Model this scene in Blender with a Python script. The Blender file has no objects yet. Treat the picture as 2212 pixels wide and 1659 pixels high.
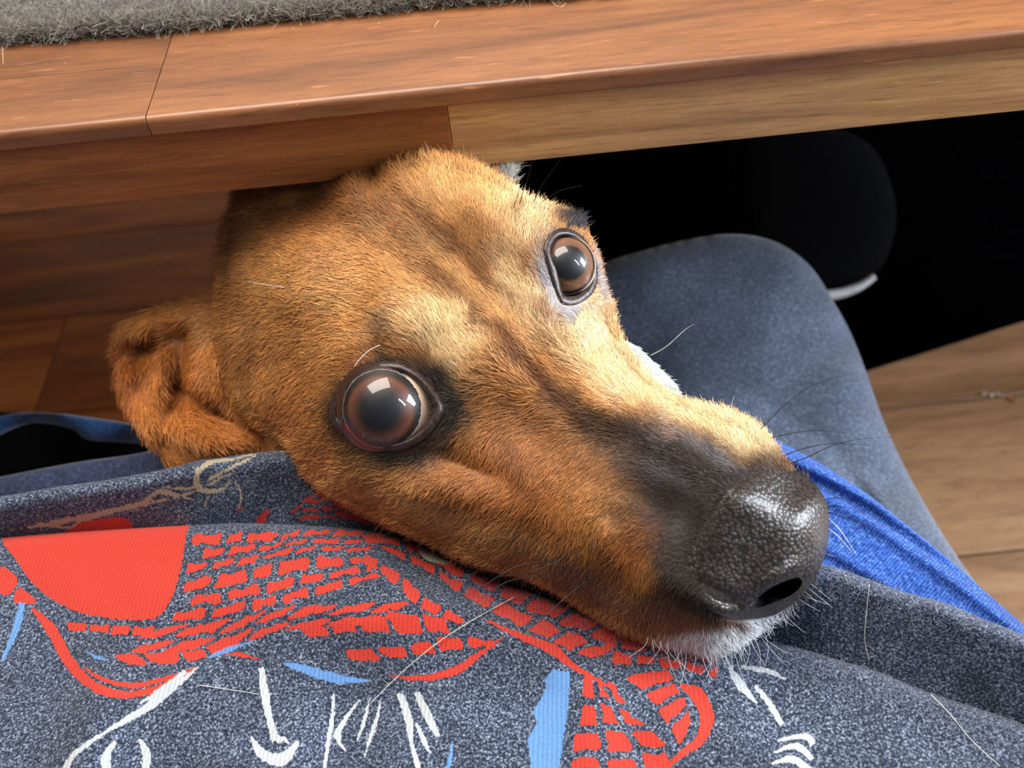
import bpy, math, random
import numpy as np
from mathutils import Matrix, Vector
from mathutils.geometry import delaunay_2d_cdt
random.seed(7)
rng = np.random.default_rng(11)

# ------------------------------------------------------------------ camera, world, light, exposure
W, H, F = 2212.0, 1659.0, 1916.0
PHI, ROLL, CAMZ = math.radians(50.0), math.radians(5.8), 0.48
cp, sp, cr, sr = math.cos(PHI), math.sin(PHI), math.cos(ROLL), math.sin(ROLL)
Xw = np.array([1.0, 0, 0]); Vw = np.array([0, sp, cp]); Fw = np.array([0, cp, -sp])
Rw = Xw * cr - Vw * sr; Uw = Xw * sr + Vw * cr
R3 = np.stack([Rw, Uw, -Fw], axis=1)
COL = bpy.context.scene.collection
sc = bpy.context.scene
cam_d = bpy.data.cameras.new('camera'); cam = bpy.data.objects.new('camera', cam_d); COL.objects.link(cam)
cam.matrix_world = Matrix([[R3[0, 0], R3[0, 1], R3[0, 2], 0], [R3[1, 0], R3[1, 1], R3[1, 2], 0],
                           [R3[2, 0], R3[2, 1], R3[2, 2], CAMZ], [0, 0, 0, 1]])
cam_d.sensor_width = 36; cam_d.lens = 36 * F / W; cam_d.clip_start = 0.01
cam_d.dof.use_dof = True; cam_d.dof.focus_distance = 0.250; cam_d.dof.aperture_fstop = 12.0
sc.camera = cam
sc.view_settings.view_transform = 'Standard'; sc.view_settings.look = 'None'
sc.view_settings.exposure = 0.12; sc.view_settings.gamma = 1; sc.view_settings.use_curve_mapping = False

wd = bpy.data.worlds.new('world'); sc.world = wd; wd.use_nodes = True
wd.node_tree.nodes['Background'].inputs[0].default_value = (0.80, 0.86, 1.0, 1)
wd.node_tree.nodes['Background'].inputs[1].default_value = 0.10

def area(name, campos, target, sx, sy, power, color):
    """an area lamp given in metres from the lens (right, up, towards the viewer)"""
    l = bpy.data.lights.new(name, 'AREA'); l.shape = 'RECTANGLE'; l.size = sx; l.size_y = sy
    l.energy = power; l.color = color
    o = bpy.data.objects.new(name, l); COL.objects.link(o)
    p = R3 @ np.array(campos) + np.array([0, 0, CAMZ]); t = R3 @ np.array(target) + np.array([0, 0, CAMZ])
    o.location = p
    o.rotation_euler = (Vector(t) - Vector(p)).to_track_quat('-Z', 'Y').to_euler()
    return o
area('window_light', (1.10, 0.26, 0.02), (0.05, 0, -0.26), 0.34, 0.55, 25.0, (0.84, 0.92, 1.0))
area('window_pane_light', (0.98, 0.27, 0.66), (0.05, 0, -0.26), 0.10, 0.55, 5.0, (0.90, 0.94, 1.0))
area('ceiling_light', (-0.30, 1.20, 0.56), (0, -0.05, -0.27), 1.2, 0.8, 40.0, (1.0, 0.91, 0.80))

# ------------------------------------------------------------------ helpers
def L(c):
    """sRGB 0-255 to linear"""
    c = np.asarray(c, float) / 255.0
    return np.where(c <= 0.04045, c / 12.92, ((c + 0.055) / 1.055) ** 2.4)

def P(px, py, D):
    """point seen at pixel px, py at distance D along the view axis -> world, float arrays"""
    px = np.asarray(px, float); py = np.asarray(py, float); D = np.asarray(D, float)
    c = np.stack([(px - W / 2) / F * D, (H / 2 - py) / F * D, -D], axis=-1)
    return c @ R3.T + np.array([0, 0, CAMZ])

def vp(px, py):
    return -(px - W / 2) / F * sr + (H / 2 - py) / F * cr
def level(px, py, z0):
    """distance at which the ray through px, py meets the horizontal plane z0 below the lens"""
    return z0 / (sp - vp(px, py) * cp)

def idw(px, py, ctrl, power=3.0, soft=25.0):
    c = np.asarray(ctrl, float)
    px = np.asarray(px, float); py = np.asarray(py, float)
    num = 0; den = 0
    for row in c:
        w = 1.0 / ((px - row[0]) ** 2 + (py - row[1]) ** 2 + soft * soft) ** (power / 2)
        den = den + w
        num = num + (w * row[2] if len(row) == 3 else w[..., None] * row[2:])
    return num / (den if len(c[0]) == 3 else den[..., None])

def gauss(px, py, x, y, rx, ry, ang=0.0, p=2.0):
    a = math.radians(ang); dx = px - x; dy = py - y
    u = (dx * math.cos(a) + dy * math.sin(a)) / rx; v = (-dx * math.sin(a) + dy * math.cos(a)) / ry
    return np.exp(-(u * u + v * v) ** (p / 2))

def vnoise(px, py, scale, seed=0):
    """smooth value noise in -1..1"""
    r = np.random.default_rng(seed).uniform(-1, 1, (128, 128))
    x = np.asarray(px, float) / scale + 64; y = np.asarray(py, float) / scale + 64
    ix = np.floor(x).astype(int); iy = np.floor(y).astype(int); fx = x - ix; fy = y - iy
    fx = fx * fx * (3 - 2 * fx); fy = fy * fy * (3 - 2 * fy)
    g = lambda a, b: r[a % 128, b % 128]
    return (g(ix, iy) * (1 - fx) * (1 - fy) + g(ix + 1, iy) * fx * (1 - fy) + g(ix, iy + 1) * (1 - fx) * fy + g(ix + 1, iy + 1) * fx * fy)

def inside(px, py, poly):
    poly = np.asarray(poly, float); r = np.zeros(np.shape(px), bool); j = len(poly) - 1
    for i in range(len(poly)):
        xi, yi = poly[i]; xj, yj = poly[j]
        if yi != yj:
            c = ((yi > py) != (yj > py)) & (px < (xj - xi) * (py - yi) / (yj - yi) + xi)
            r ^= c
        j = i
    return r

def spline(pts, n=8, closed=True):
    """Catmull-Rom through pts"""
    p = np.asarray(pts, float); out = []; m = len(p)
    rngi = range(m) if closed else range(m - 1)
    for i in rngi:
        a = p[(i - 1) % m] if closed or i > 0 else p[0]
        b = p[i]; c = p[(i + 1) % m]
        d = p[(i + 2) % m] if closed or i + 2 < m else p[-1]
        for k in range(n):
            t = k / n
            out.append(0.5 * ((2 * b) + (c - a) * t + (2 * a - 5 * b + 4 * c - d) * t * t + (3 * b - a - 3 * c + d) * t ** 3))
    if not closed: out.append(p[-1])
    return np.array(out)

def resample(poly, step, closed=True):
    p = np.vstack([poly, poly[:1]]) if closed else np.asarray(poly)
    s = np.r_[0, np.cumsum(np.hypot(*np.diff(p, axis=0).T))]
    n = max(8, int(s[-1] / step)); t = np.linspace(0, s[-1], n, endpoint=not closed)
    return np.stack([np.interp(t, s, p[:, 0]), np.interp(t, s, p[:, 1])], 1)

def tag(o, label=None, cat=None, group=None, kind=None):
    if label: o['label'] = label
    if cat: o['category'] = cat
    if group: o['group'] = group
    if kind: o['kind'] = kind
    return o
def empty(name, loc, label=None, cat=None, group=None):
    o = bpy.data.objects.new(name, None); COL.objects.link(o); o.location = loc; o.empty_display_size = .02
    return tag(o, label, cat, group)
def mesh(name, v, faces, mat, parent=None, smooth=True, col=None, attrs=None):
    me = bpy.data.meshes.new(name)
    v = np.asarray(v, float)
    off = np.array(parent.location) if parent is not None else np.zeros(3)
    if isinstance(faces, np.ndarray):
        k = faces.shape[1]
        me.vertices.add(len(v)); me.vertices.foreach_set('co', (v - off).ravel())
        me.loops.add(faces.size); me.loops.foreach_set('vertex_index', faces.ravel().astype(np.int32))
        me.polygons.add(len(faces)); me.polygons.foreach_set('loop_start', np.arange(0, faces.size, k, dtype=np.int32))
        me.polygons.foreach_set('loop_total', np.full(len(faces), k, np.int32))
        me.update(calc_edges=True); me.validate()
    else:
        me.from_pydata([tuple(a) for a in v - off], [], [tuple(f) for f in faces])
    me.polygons.foreach_set('use_smooth', np.full(len(me.polygons), smooth))
    me.materials.append(mat)
    o = bpy.data.objects.new(name, me); COL.objects.link(o)
    if parent is not None: o.parent = parent
    if col is not None:
        a = me.color_attributes.new('col', 'FLOAT_COLOR', 'POINT')
        a.data.foreach_set('color', np.c_[np.clip(col, 0, 4), np.ones(len(col))].astype(np.float32).ravel())
    for k_, val in (attrs or {}).items():
        a = me.attributes.new(k_, 'FLOAT', 'POINT'); a.data.foreach_set('value', np.asarray(val, np.float32))
    return o

def hairs(name, pts, rad, col, mat, parent):
    """pts (n, k, 3) world points, rad (n, k), col (n, 3) -> ONE curves object"""
    n, k, _ = pts.shape
    cu = bpy.data.hair_curves.new(name); cu.add_curves([k] * n)
    off = np.array(parent.location) if parent is not None else np.zeros(3)
    cu.points.foreach_set('position', (pts - off).astype(np.float32).ravel())
    r = cu.attributes.get('radius') or cu.attributes.new('radius', 'FLOAT', 'POINT')
    r.data.foreach_set('value', rad.astype(np.float32).ravel())
    a = cu.attributes.new('col', 'FLOAT_COLOR', 'CURVE')
    a.data.foreach_set('color', np.c_[np.clip(col, 0, 1), np.ones(n)].astype(np.float32).ravel())
    cu.materials.append(mat)
    o = bpy.data.objects.new(name, cu); COL.objects.link(o)
    if parent is not None: o.parent = parent
    return o

def tube(name, pts, r0, r1, mat, parent=None, sides=6):
    p = np.asarray(pts, float); n = len(p); v = []; f = []
    for i in range(n):
        t = p[min(i + 1, n - 1)] - p[max(i - 1, 0)]; t /= np.linalg.norm(t) + 1e-12
        a = np.cross(t, [0.3, 0.2, 0.9]); a /= np.linalg.norm(a); b = np.cross(t, a)
        r = r0 + (r1 - r0) * i / (n - 1)
        for s in range(sides):
            an = 2 * math.pi * s / sides; v.append(p[i] + r * (math.cos(an) * a + math.sin(an) * b))
    for i in range(n - 1):
        for s in range(sides):
            f.append((i * sides + s, i * sides + (s + 1) % sides, (i + 1) * sides + (s + 1) % sides, (i + 1) * sides + s))
    f.append(tuple(range(sides))[::-1]); f.append(tuple((n - 1) * sides + s for s in range(sides)))
    return mesh(name, v, f, mat, parent)

# ------------------------------------------------------------------ materials
class NT:
    def __init__(self, name):
        self.m = bpy.data.materials.new(name); self.m.use_nodes = True; self.t = self.m.node_tree
        self.b = self.t.nodes['Principled BSDF']
    def n(self, typ, **kw):
        nd = self.t.nodes.new(typ)
        for k, v in kw.items():
            if k in nd.inputs: nd.inputs[k].default_value = v
            else: setattr(nd, k, v)
        return nd
    def l(self, a, b): self.t.links.new(a, b)
    def ramp(self, src, stops, interp='LINEAR'):
        r = self.n('ShaderNodeValToRGB'); r.color_ramp.interpolation = interp
        e = r.color_ramp.elements
        while len(e) < len(stops): e.new(0.5)
        for i, (p, c) in enumerate(stops): e[i].position = p; e[i].color = (*c, 1) if len(c) == 3 else c
        self.l(src, r.inputs[0]); return r.outputs[0]
    def mix(self, fac, a, b, blend='MIX'):
        m = self.n('ShaderNodeMix'); m.data_type = 'RGBA'; m.blend_type = blend
        for s, val in ((0, fac), (6, a), (7, b)):
            if hasattr(val, 'is_linked'): self.l(val, m.inputs[s])
            else: m.inputs[s].default_value = val if s == 0 or len(val) == 4 else (*val, 1)
        return m.outputs[2]
    def coord(self, scale, rot=(0, 0, 0)):
        tc = self.n('ShaderNodeTexCoord'); mp = self.n('ShaderNodeMapping')
        mp.inputs['Scale'].default_value = scale; mp.inputs['Rotation'].default_value = rot
        self.l(tc.outputs['Object'], mp.inputs[0]); return mp.outputs[0]
    def bump(self, h, strength, dist):
        b = self.n('ShaderNodeBump', Strength=strength, Distance=dist); self.l(h, b.inputs['Height']); self.l(b.outputs[0], self.b.inputs['Normal']); return b
    def set(self, **kw):
        for k, v in kw.items(): self.b.inputs[k.replace('_', ' ')].default_value = v
        return self

def fur_mat(name, rough=0.45, spec=0.5):
    k = NT(name); a = k.n('ShaderNodeAttribute', attribute_name='col')
    hi = k.n('ShaderNodeHairInfo')
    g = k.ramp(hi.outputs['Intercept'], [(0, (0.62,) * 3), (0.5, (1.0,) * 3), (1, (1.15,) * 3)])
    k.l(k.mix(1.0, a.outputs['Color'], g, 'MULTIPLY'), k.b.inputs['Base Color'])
    k.set(Roughness=rough, Specular_IOR_Level=spec); return k.m
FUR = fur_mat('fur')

def skin_mat(name, rough=0.6):
    k = NT(name); a = k.n('ShaderNodeAttribute', attribute_name='col')
    k.l(a.outputs['Color'], k.b.inputs['Base Color']); k.set(Roughness=rough)
    n = k.n('ShaderNodeTexNoise', Scale=900.0, Detail=4.0); k.l(k.coord((1, 1, 1)), n.inputs['Vector']); k.bump(n.outputs[0], 0.5, 0.0006)
    return k.m
SKIN = skin_mat('skin')

def wood_mat(name, c0, c1, c2, scale=(6, 60, 60), rough=0.4, pore=(1.0, 0.95, 0.85), coat=0.25, seed=0.0):
    k = NT(name); co = k.coord(scale)
    oi = k.n('ShaderNodeObjectInfo')
    ad = k.n('ShaderNodeVectorMath', operation='MULTIPLY_ADD'); ad.inputs[1].default_value = (1, 1, 1)
    cb = k.n('ShaderNodeCombineXYZ'); ml = k.n('ShaderNodeMath', operation='MULTIPLY_ADD'); ml.inputs[1].default_value = 37.0; ml.inputs[2].default_value = seed
    k.l(oi.outputs['Random'], ml.inputs[0]); k.l(ml.outputs[0], cb.inputs[1]); k.l(ml.outputs[0], cb.inputs[2])
    k.l(co, ad.inputs[0]); k.l(cb.outputs[0], ad.inputs[2]); co2 = ad.outputs[0]
    big = k.n('ShaderNodeTexNoise', Scale=0.55, Detail=5.0, Roughness=0.55, Distortion=0.9); k.l(co2, big.inputs['Vector'])
    fine = k.n('ShaderNodeTexNoise', Scale=6.0, Detail=8.0, Roughness=0.78, Distortion=0.3); k.l(co2, fine.inputs['Vector'])
    base = k.ramp(big.outputs[0], [(0.30, c0), (0.50, c1), (0.70, c2)])
    fr = k.ramp(fine.outputs[0], [(0.30, (0.42, 0.36, 0.32)), (0.47, (0.95, 0.95, 0.95)), (0.70, (1.28, 1.24, 1.15))])
    c = k.mix(0.85, base, fr, 'MULTIPLY')
    # small light flecks along the grain
    v = k.n('ShaderNodeTexNoise', Scale=9.0, Detail=2.0); k.l(co2, v.inputs['Vector'])
    fl = k.ramp(v.outputs[0], [(0.66, (0, 0, 0)), (0.75, (1, 1, 1))])
    c = k.mix(k.mix(1.0, fl, (0.35, 0.35, 0.35), 'MULTIPLY'), c, pore)
    # each piece its own shade
    sh = k.ramp(oi.outputs['Random'], [(0, (0.86, 0.84, 0.82)), (1, (1.14, 1.12, 1.10))])
    c = k.mix(1.0, c, sh, 'MULTIPLY')
    k.l(c, k.b.inputs['Base Color'])
    k.set(Roughness=rough, Coat_Weight=coat, Coat_Roughness=0.22)
    k.bump(fine.outputs[0], 0.25, 0.0006)
    return k.m
TOPWOOD = wood_mat('acacia_top', tuple(L((78, 48, 30))), tuple(L((122, 76, 44))), tuple(L((146, 96, 58))), scale=(8, 70, 70), rough=0.42, coat=0.3, pore=tuple(L((210, 140, 90))))
RAILWOOD = wood_mat('acacia_rail', tuple(L((126, 72, 34))), tuple(L((162, 98, 48))), tuple(L((184, 118, 62))), scale=(10, 150, 150), rough=0.5, coat=0.08, pore=tuple(L((226, 150, 86))))
RAILPALE = wood_mat('acacia_rail_pale', tuple(L((140, 98, 58))), tuple(L((178, 132, 82))), tuple(L((204, 158, 102))), scale=(10, 150, 150), rough=0.45, coat=0.15, pore=tuple(L((240, 205, 150))))
FLOORWOOD = wood_mat('floor_wood', tuple(L((108, 78, 54))), tuple(L((146, 110, 80))), tuple(L((170, 134, 100))), scale=(7, 45, 45), rough=0.38, coat=0.3, pore=tuple(L((190, 140, 100))))

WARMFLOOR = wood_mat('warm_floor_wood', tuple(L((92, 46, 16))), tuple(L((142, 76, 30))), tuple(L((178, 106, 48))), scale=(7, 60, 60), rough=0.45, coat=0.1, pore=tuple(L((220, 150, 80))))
def plain(name, c, rough=0.6, **kw):
    k = NT(name); k.set(Base_Color=(*L(c), 1), Roughness=rough, **kw)
    k.set(Specular_IOR_Level=.1 if rough > .93 else .5); n = k.n('ShaderNodeTexNoise', Scale=400.0, Detail=3.0); k.l(k.coord((1, 1, 1)), n.inputs['Vector'])
    g = k.ramp(n.outputs[0], [(0.3, tuple(L(c) * 0.8)), (0.7, tuple(np.minimum(L(c) * 1.2, 1)))]); k.l(g, k.b.inputs['Base Color'])
    return k.m
def cloth_mat(name, dark, mid, light, scale=900.0, rib=None, bump=0.6, dist=0.0007, attr=False, sheen=0.35, lo=.36, hi=.68, big=True):
    k = NT(name)
    n = k.n('ShaderNodeTexNoise', Scale=scale, Detail=5.0, Roughness=0.75); k.l(k.coord((1, 1, 1)), n.inputs['Vector'])
    c = k.ramp(n.outputs[0], [(lo, tuple(L(dark))), (0.52, tuple(L(mid))), (hi, tuple(L(light)))])
    if big:
        n2 = k.n('ShaderNodeTexNoise', Scale=45.0, Detail=4.0); k.l(k.coord((1, 1, 1)), n2.inputs['Vector'])
        c = k.mix(1.0, c, k.ramp(n2.outputs[0], [(0.3, (0.78,) * 3), (0.7, (1.25,) * 3)]), 'MULTIPLY')
    h = n.outputs[0]
    if rib:
        w = k.n('ShaderNodeTexWave', wave_type='BANDS', Scale=rib[0], Distortion=1.5, Detail=2.0); w.inputs['Detail Scale'].default_value = 3.0
        k.l(k.coord((1, 1, 1), rib[1]), w.inputs['Vector'])
        c = k.mix(1.0, c, k.ramp(w.outputs[0], [(0, (0.72,) * 3), (1, (1.12,) * 3)]), 'MULTIPLY')
        mm = k.n('ShaderNodeMath', operation='ADD'); k.l(n.outputs[0], mm.inputs[0]); k.l(w.outputs[0], mm.inputs[1]); h = mm.outputs[0]
    if attr:
        a = k.n('ShaderNodeAttribute', attribute_name='col'); m = k.n('ShaderNodeAttribute', attribute_name='printmask')
        # the knit shows through the worn ink
        ink = k.mix(1.0, a.outputs['Color'], k.ramp(n.outputs[0], [(0.3, (0.80,) * 3), (0.7, (1.12,) * 3)]), 'MULTIPLY')
        w = k.n('ShaderNodeTexWave', wave_type='BANDS', Scale=260.0, Distortion=1.2, Detail=2.0); k.l(k.coord((1, 1, 1), (0, 0, 0.12)), w.inputs['Vector'])
        ink = k.mix(1.0, ink, k.ramp(w.outputs[0], [(0, (0.84,) * 3), (1, (1.08,) * 3)]), 'MULTIPLY')
        ad = k.n('ShaderNodeMath', operation='MULTIPLY_ADD'); ad.inputs[1].default_value = -0.55
        k.l(n.outputs[0], ad.inputs[0]); ad.inputs[2].default_value = 0.27
        sm = k.n('ShaderNodeMath', operation='ADD'); k.l(ad.outputs[0], sm.inputs[0]); k.l(m.outputs['Fac'], sm.inputs[1])
        mask = k.ramp(sm.outputs[0], [(0.44, (0, 0, 0)), (0.54, (1, 1, 1))])
        c = k.mix(mask, c, ink)
    k.l(c, k.b.inputs['Base Color'])
    k.set(Roughness=0.9, Sheen_Weight=sheen, Sheen_Roughness=0.5, Specular_IOR_Level=0.15)
    k.bump(h, bump, dist)
    return k.m
SHIRT = cloth_mat('heather_jersey', (22, 26, 38), (62, 74, 96), (186, 198, 222), scale=1500.0, attr=True, bump=0.8, dist=0.0005, sheen=0.1, lo=.40, hi=.70)
DENIMGREY = cloth_mat('grey_blue_trousers', (56, 64, 80), (76, 86, 104), (110, 120, 140), scale=700.0, bump=0.4, dist=.0004)
BLUE = cloth_mat('bright_blue_knit', (24, 52, 128), (46, 92, 186), (110, 156, 232), sheen=.1, scale=900.0, rib=(330.0, (0, 0, 0.9)), bump=0.7)

# ------------------------------------------------------------------ inflated, closed solids
class Blob:
    """closed rounded body whose outline is given at the lens and whose depth is modelled: axis distance, thickness, bumps"""
    def __init__(s, poly, axis, k=0.9, kb=0.6, tmax=None, bumps=(), flats=(), res=5.0, n=6, power=3.0):
        s.poly = resample(spline(poly, n), 6.0)
        s.axis = axis; s.k = k; s.kb = kb; s.tmax = tmax; s.bumps = bumps; s.flats = flats; s.power = power
        lo = s.poly.min(0) - 12; hi = s.poly.max(0) + 12
        s.lo = lo; s.res = res
        h = None
        for r in (res * 4, res * 2, res):
            nx = int((hi[0] - lo[0]) / r) + 2; ny = int((hi[1] - lo[1]) / r) + 2
            gx, gy = np.meshgrid(lo[0] + np.arange(nx) * r, lo[1] + np.arange(ny) * r)
            m = inside(gx, gy, s.poly)
            if h is None: h = np.zeros((ny, nx))
            else:
                yy = np.clip((np.arange(ny) * r / pr), 0, h.shape[0] - 1.001); xx = np.clip((np.arange(nx) * r / pr), 0, h.shape[1] - 1.001)
                iy = yy.astype(int); ix = xx.astype(int); fy = (yy - iy)[:, None]; fx = (xx - ix)[None]
                h = (h[iy][:, ix] * (1 - fy) * (1 - fx) + h[iy + 1][:, ix] * fy * (1 - fx) + h[iy][:, ix + 1] * (1 - fy) * fx + h[iy + 1][:, ix + 1] * fy * fx)
            h = np.where(m, h, 0)
            for _ in range(420):
                q = 0.25 * (np.roll(h, 1, 0) + np.roll(h, -1, 0) + np.roll(h, 1, 1) + np.roll(h, -1, 1) + r * r)
                h = np.where(m, q, 0)
            pr = r
        s.h = h; s.nx = nx; s.ny = ny
        # cached front depth on the grid
        s.gx, s.gy = gx, gy; s.mask = m
        s.Dax = s.axis(gx, gy) if callable(s.axis) else idw(gx, gy, s.axis, s.power)
    def _bil(s, g, px, py):
        x = np.clip((px - s.lo[0]) / s.res, 0, s.nx - 1.001); y = np.clip((py - s.lo[1]) / s.res, 0, s.ny - 1.001)
        ix = x.astype(int); iy = y.astype(int); fx = x - ix; fy = y - iy
        return g[iy, ix] * (1 - fx) * (1 - fy) + g[iy, ix + 1] * fx * (1 - fy) + g[iy + 1, ix] * (1 - fx) * fy + g[iy + 1, ix + 1] * fx * fy
    def T(s, px, py):
        t = np.sqrt(np.maximum(2 * s._bil(s.h, px, py), 0))
        if s.tmax: t = s.tmax * np.tanh(t / s.tmax)
        return t
    def D(s, px, py, front=True, t=None):
        px = np.asarray(px, float); py = np.asarray(py, float)
        a = s._bil(s.Dax, px, py); t = s.T(px, py) if t is None else t
        if not front: return a + s.kb * t * a / F
        d = a - s.k * t * a / F
        fade = np.clip(t / 60.0, 0, 1)
        for b in s.bumps:
            d = d - fade * b[5] * gauss(px, py, *b[:5])
        for (x, y, rx, ry, ang, d0, gx, gy) in s.flats:
            w = gauss(px, py, x, y, rx, ry, ang, 3.0)
            d = d * (1 - w) + w * (d0 + gx * (px - x) + gy * (py - y))
        return d
    def build(s, name, mat, colf, parent=None, step=11.0, holes=(), through=False):
        b = s.poly; tl = np.roll(b, -1, 0) - np.roll(b, 1, 0); tl /= np.hypot(*tl.T)[:, None] + 1e-9
        nrm = np.stack([-tl[:, 1], tl[:, 0]], 1)
        test = b + nrm * 3
        sgn = np.where(inside(test[:, 0], test[:, 1], b), 1, -1)[:, None]; nrm = nrm * sgn
        pts = [b]
        g0 = s.lo; xs = np.arange(s.lo[0], b[:, 0].max(), step); ys = np.arange(s.lo[1], b[:, 1].max(), step)
        X, Y = np.meshgrid(xs, ys); X = X + (np.arange(len(ys)) % 2)[:, None] * step / 2
        q = np.c_[X.ravel(), Y.ravel()]
        q = q[inside(q[:, 0], q[:, 1], b)]
        # away from border
        d2 = np.full(len(q), 1e9)
        for i in range(0, len(b), 1): d2 = np.minimum(d2, (q[:, 0] - b[i, 0]) ** 2 + (q[:, 1] - b[i, 1]) ** 2)
        q = q[d2 > 14 ** 2]
        ring = []
        for dd in (1.5, 5.0, 10.0):
            r = b + nrm * dd; ok = inside(r[:, 0], r[:, 1], b)
            dm = np.full(len(r), 1e9)
            for i in range(len(b)): dm = np.minimum(dm, (r[:, 0] - b[i, 0]) ** 2 + (r[:, 1] - b[i, 1]) ** 2)
            ring.append(r[ok & (dm > (dd * 0.8) ** 2)])
        hp = [resample(np.asarray(hh), 6.0) for hh in holes]
        for hh in hp:
            dmn = np.full(len(q), 1e9)
            for i in range(len(hh)): dmn = np.minimum(dmn, (q[:, 0] - hh[i, 0]) ** 2 + (q[:, 1] - hh[i, 1]) ** 2)
            q = q[dmn > 16]
        allp = np.vstack([b, *hp, *ring, q]); nb = len(b); ofs = nb; edges = [(i, (i + 1) % nb) for i in range(nb)]
        for hh in hp:
            m = len(hh); edges += [(ofs + i, ofs + (i + 1) % m) for i in range(m)]; ofs += m
        vv, ee, ff, ov, oe, of = delaunay_2d_cdt([Vector((float(a), float(c))) for a, c in allp], edges, [], 0, 0.01)
        V = np.array([(a.x, a.y) for a in vv]); Fc = np.array([f for f in ff if len(f) == 3])
        cen = V[Fc].mean(1); Fc = Fc[inside(cen[:, 0], cen[:, 1], b)]; cen = V[Fc].mean(1)
        hole = np.zeros(len(Fc), bool)
        for hh in hp: hole |= inside(cen[:, 0], cen[:, 1], hh)
        onb = np.array([any(i < nb for i in o) for o in ov])
        t = s.T(V[:, 0], V[:, 1]); t = np.where(onb, 0, t)
        # radius near the border measured exactly
        Pf = P(V[:, 0], V[:, 1], s.D(V[:, 0], V[:, 1], True, t)); Pb = P(V[:, 0], V[:, 1], s.D(V[:, 0], V[:, 1], False, t))
        n = len(V); bi = np.where(onb, np.arange(n), np.arange(n) + n)
        faces = np.vstack([Fc[~hole], bi[Fc[~hole] if through else Fc][:, ::-1]])
        # orientation: front faces towards the lens
        v = np.vstack([Pf, Pb]); f0 = faces[0]
        nn = np.cross(v[f0[1]] - v[f0[0]], v[f0[2]] - v[f0[0]])
        if np.dot(nn, Fw) > 0: faces = faces[:, ::-1]
        used = np.unique(faces); remap = -np.ones(len(v), int); remap[used] = np.arange(len(used))
        c = colf(V[:, 0], V[:, 1]); c = np.vstack([c, c])[used]
        o = mesh(name, v[used], remap[faces], mat, parent, col=c)
        return o
    def fur(s, n, colf, dirf, length, lift=0.35, rad=0.00011, front=True, reject=None, k=4, seed=1, jit=0.35, curl=0.0, dens=None, edge=True):
        r = np.random.default_rng(seed); lo = s.poly.min(0); hi = s.poly.max(0); out = []
        while sum(map(len, out)) < n:
            q = r.uniform(lo, hi, (n, 2)); q = q[inside(q[:, 0], q[:, 1], s.poly)]
            if dens is not None: q = q[r.uniform(0, 1, len(q)) < dens(q[:, 0], q[:, 1])]
            if reject is not None: q = q[~reject(q[:, 0], q[:, 1])]
            out.append(q)
        q = np.vstack(out)[:n]
        x, y = q.T; e = 2.0
        D0 = s.D(x, y, front); p0 = P(x, y, D0)
        dxv = P(x + e, y, s.D(x + e, y, front)) - P(x - e, y, s.D(x - e, y, front))
        dyv = P(x, y + e, s.D(x, y + e, front)) - P(x, y - e, s.D(x, y - e, front))
        nr = np.cross(dxv, dyv); nr /= np.linalg.norm(nr, axis=1, keepdims=True) + 1e-12
        sg = np.sign((nr @ Fw)); sg = np.where(sg == 0, 1, sg)
        nr = -nr * sg[:, None] if front else nr * sg[:, None]
        d = dirf(x, y); a = np.arctan2(d[:, 1], d[:, 0]) + r.normal(0, jit, n)
        t3 = np.cos(a)[:, None] * dxv / (2 * e) + np.sin(a)[:, None] * dyv / (2 * e)
        t3 /= np.linalg.norm(t3, axis=1, keepdims=True) + 1e-12
        ln = length(x, y) * r.uniform(0.65, 1.25, n)
        lf = lift(x, y) if callable(lift) else lift
        lf = np.asarray(lf) * r.uniform(0.6, 1.5, n)
        side = np.cross(nr, t3); cv = r.normal(0, 1, n) * curl
        pts = np.zeros((n, k, 3)); rd = np.zeros((n, k))
        for i in range(k):
            u = i / (k - 1)
            pts[:, i] = p0 - nr * 0.0003 + t3 * (ln * u)[:, None] + nr * (ln * lf * (u - 0.45 * u * u))[:, None] + side * (cv * ln * u * u)[:, None]
            rd[:, i] = rad * (1 - 0.8 * u ** 1.5)
        return pts, rd * (r.uniform(0.7, 1.2, n))[:, None], colf(x, y), q

exec_later = []
# ================================================================== THE SETTING
def box_pts(x0, x1, y0, y1, z0, z1):
    return [(x0, y0, z0), (x1, y0, z0), (x1, y1, z0), (x0, y1, z0), (x0, y0, z1), (x1, y0, z1), (x1, y1, z1), (x0, y1, z1)]
BOXF = [(0, 3, 2, 1), (4, 5, 6, 7), (0, 1, 5, 4), (1, 2, 6, 5), (2, 3, 7, 6), (3, 0, 4, 7)]
def bevel(o, w, seg=2):
    m = o.modifiers.new('bevel', 'BEVEL'); m.width = w; m.segments = seg; m.limit_method = 'ANGLE'; m.harden_normals = True
    o.data.polygons.foreach_set('use_smooth', np.full(len(o.data.polygons), True)); return o

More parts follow.
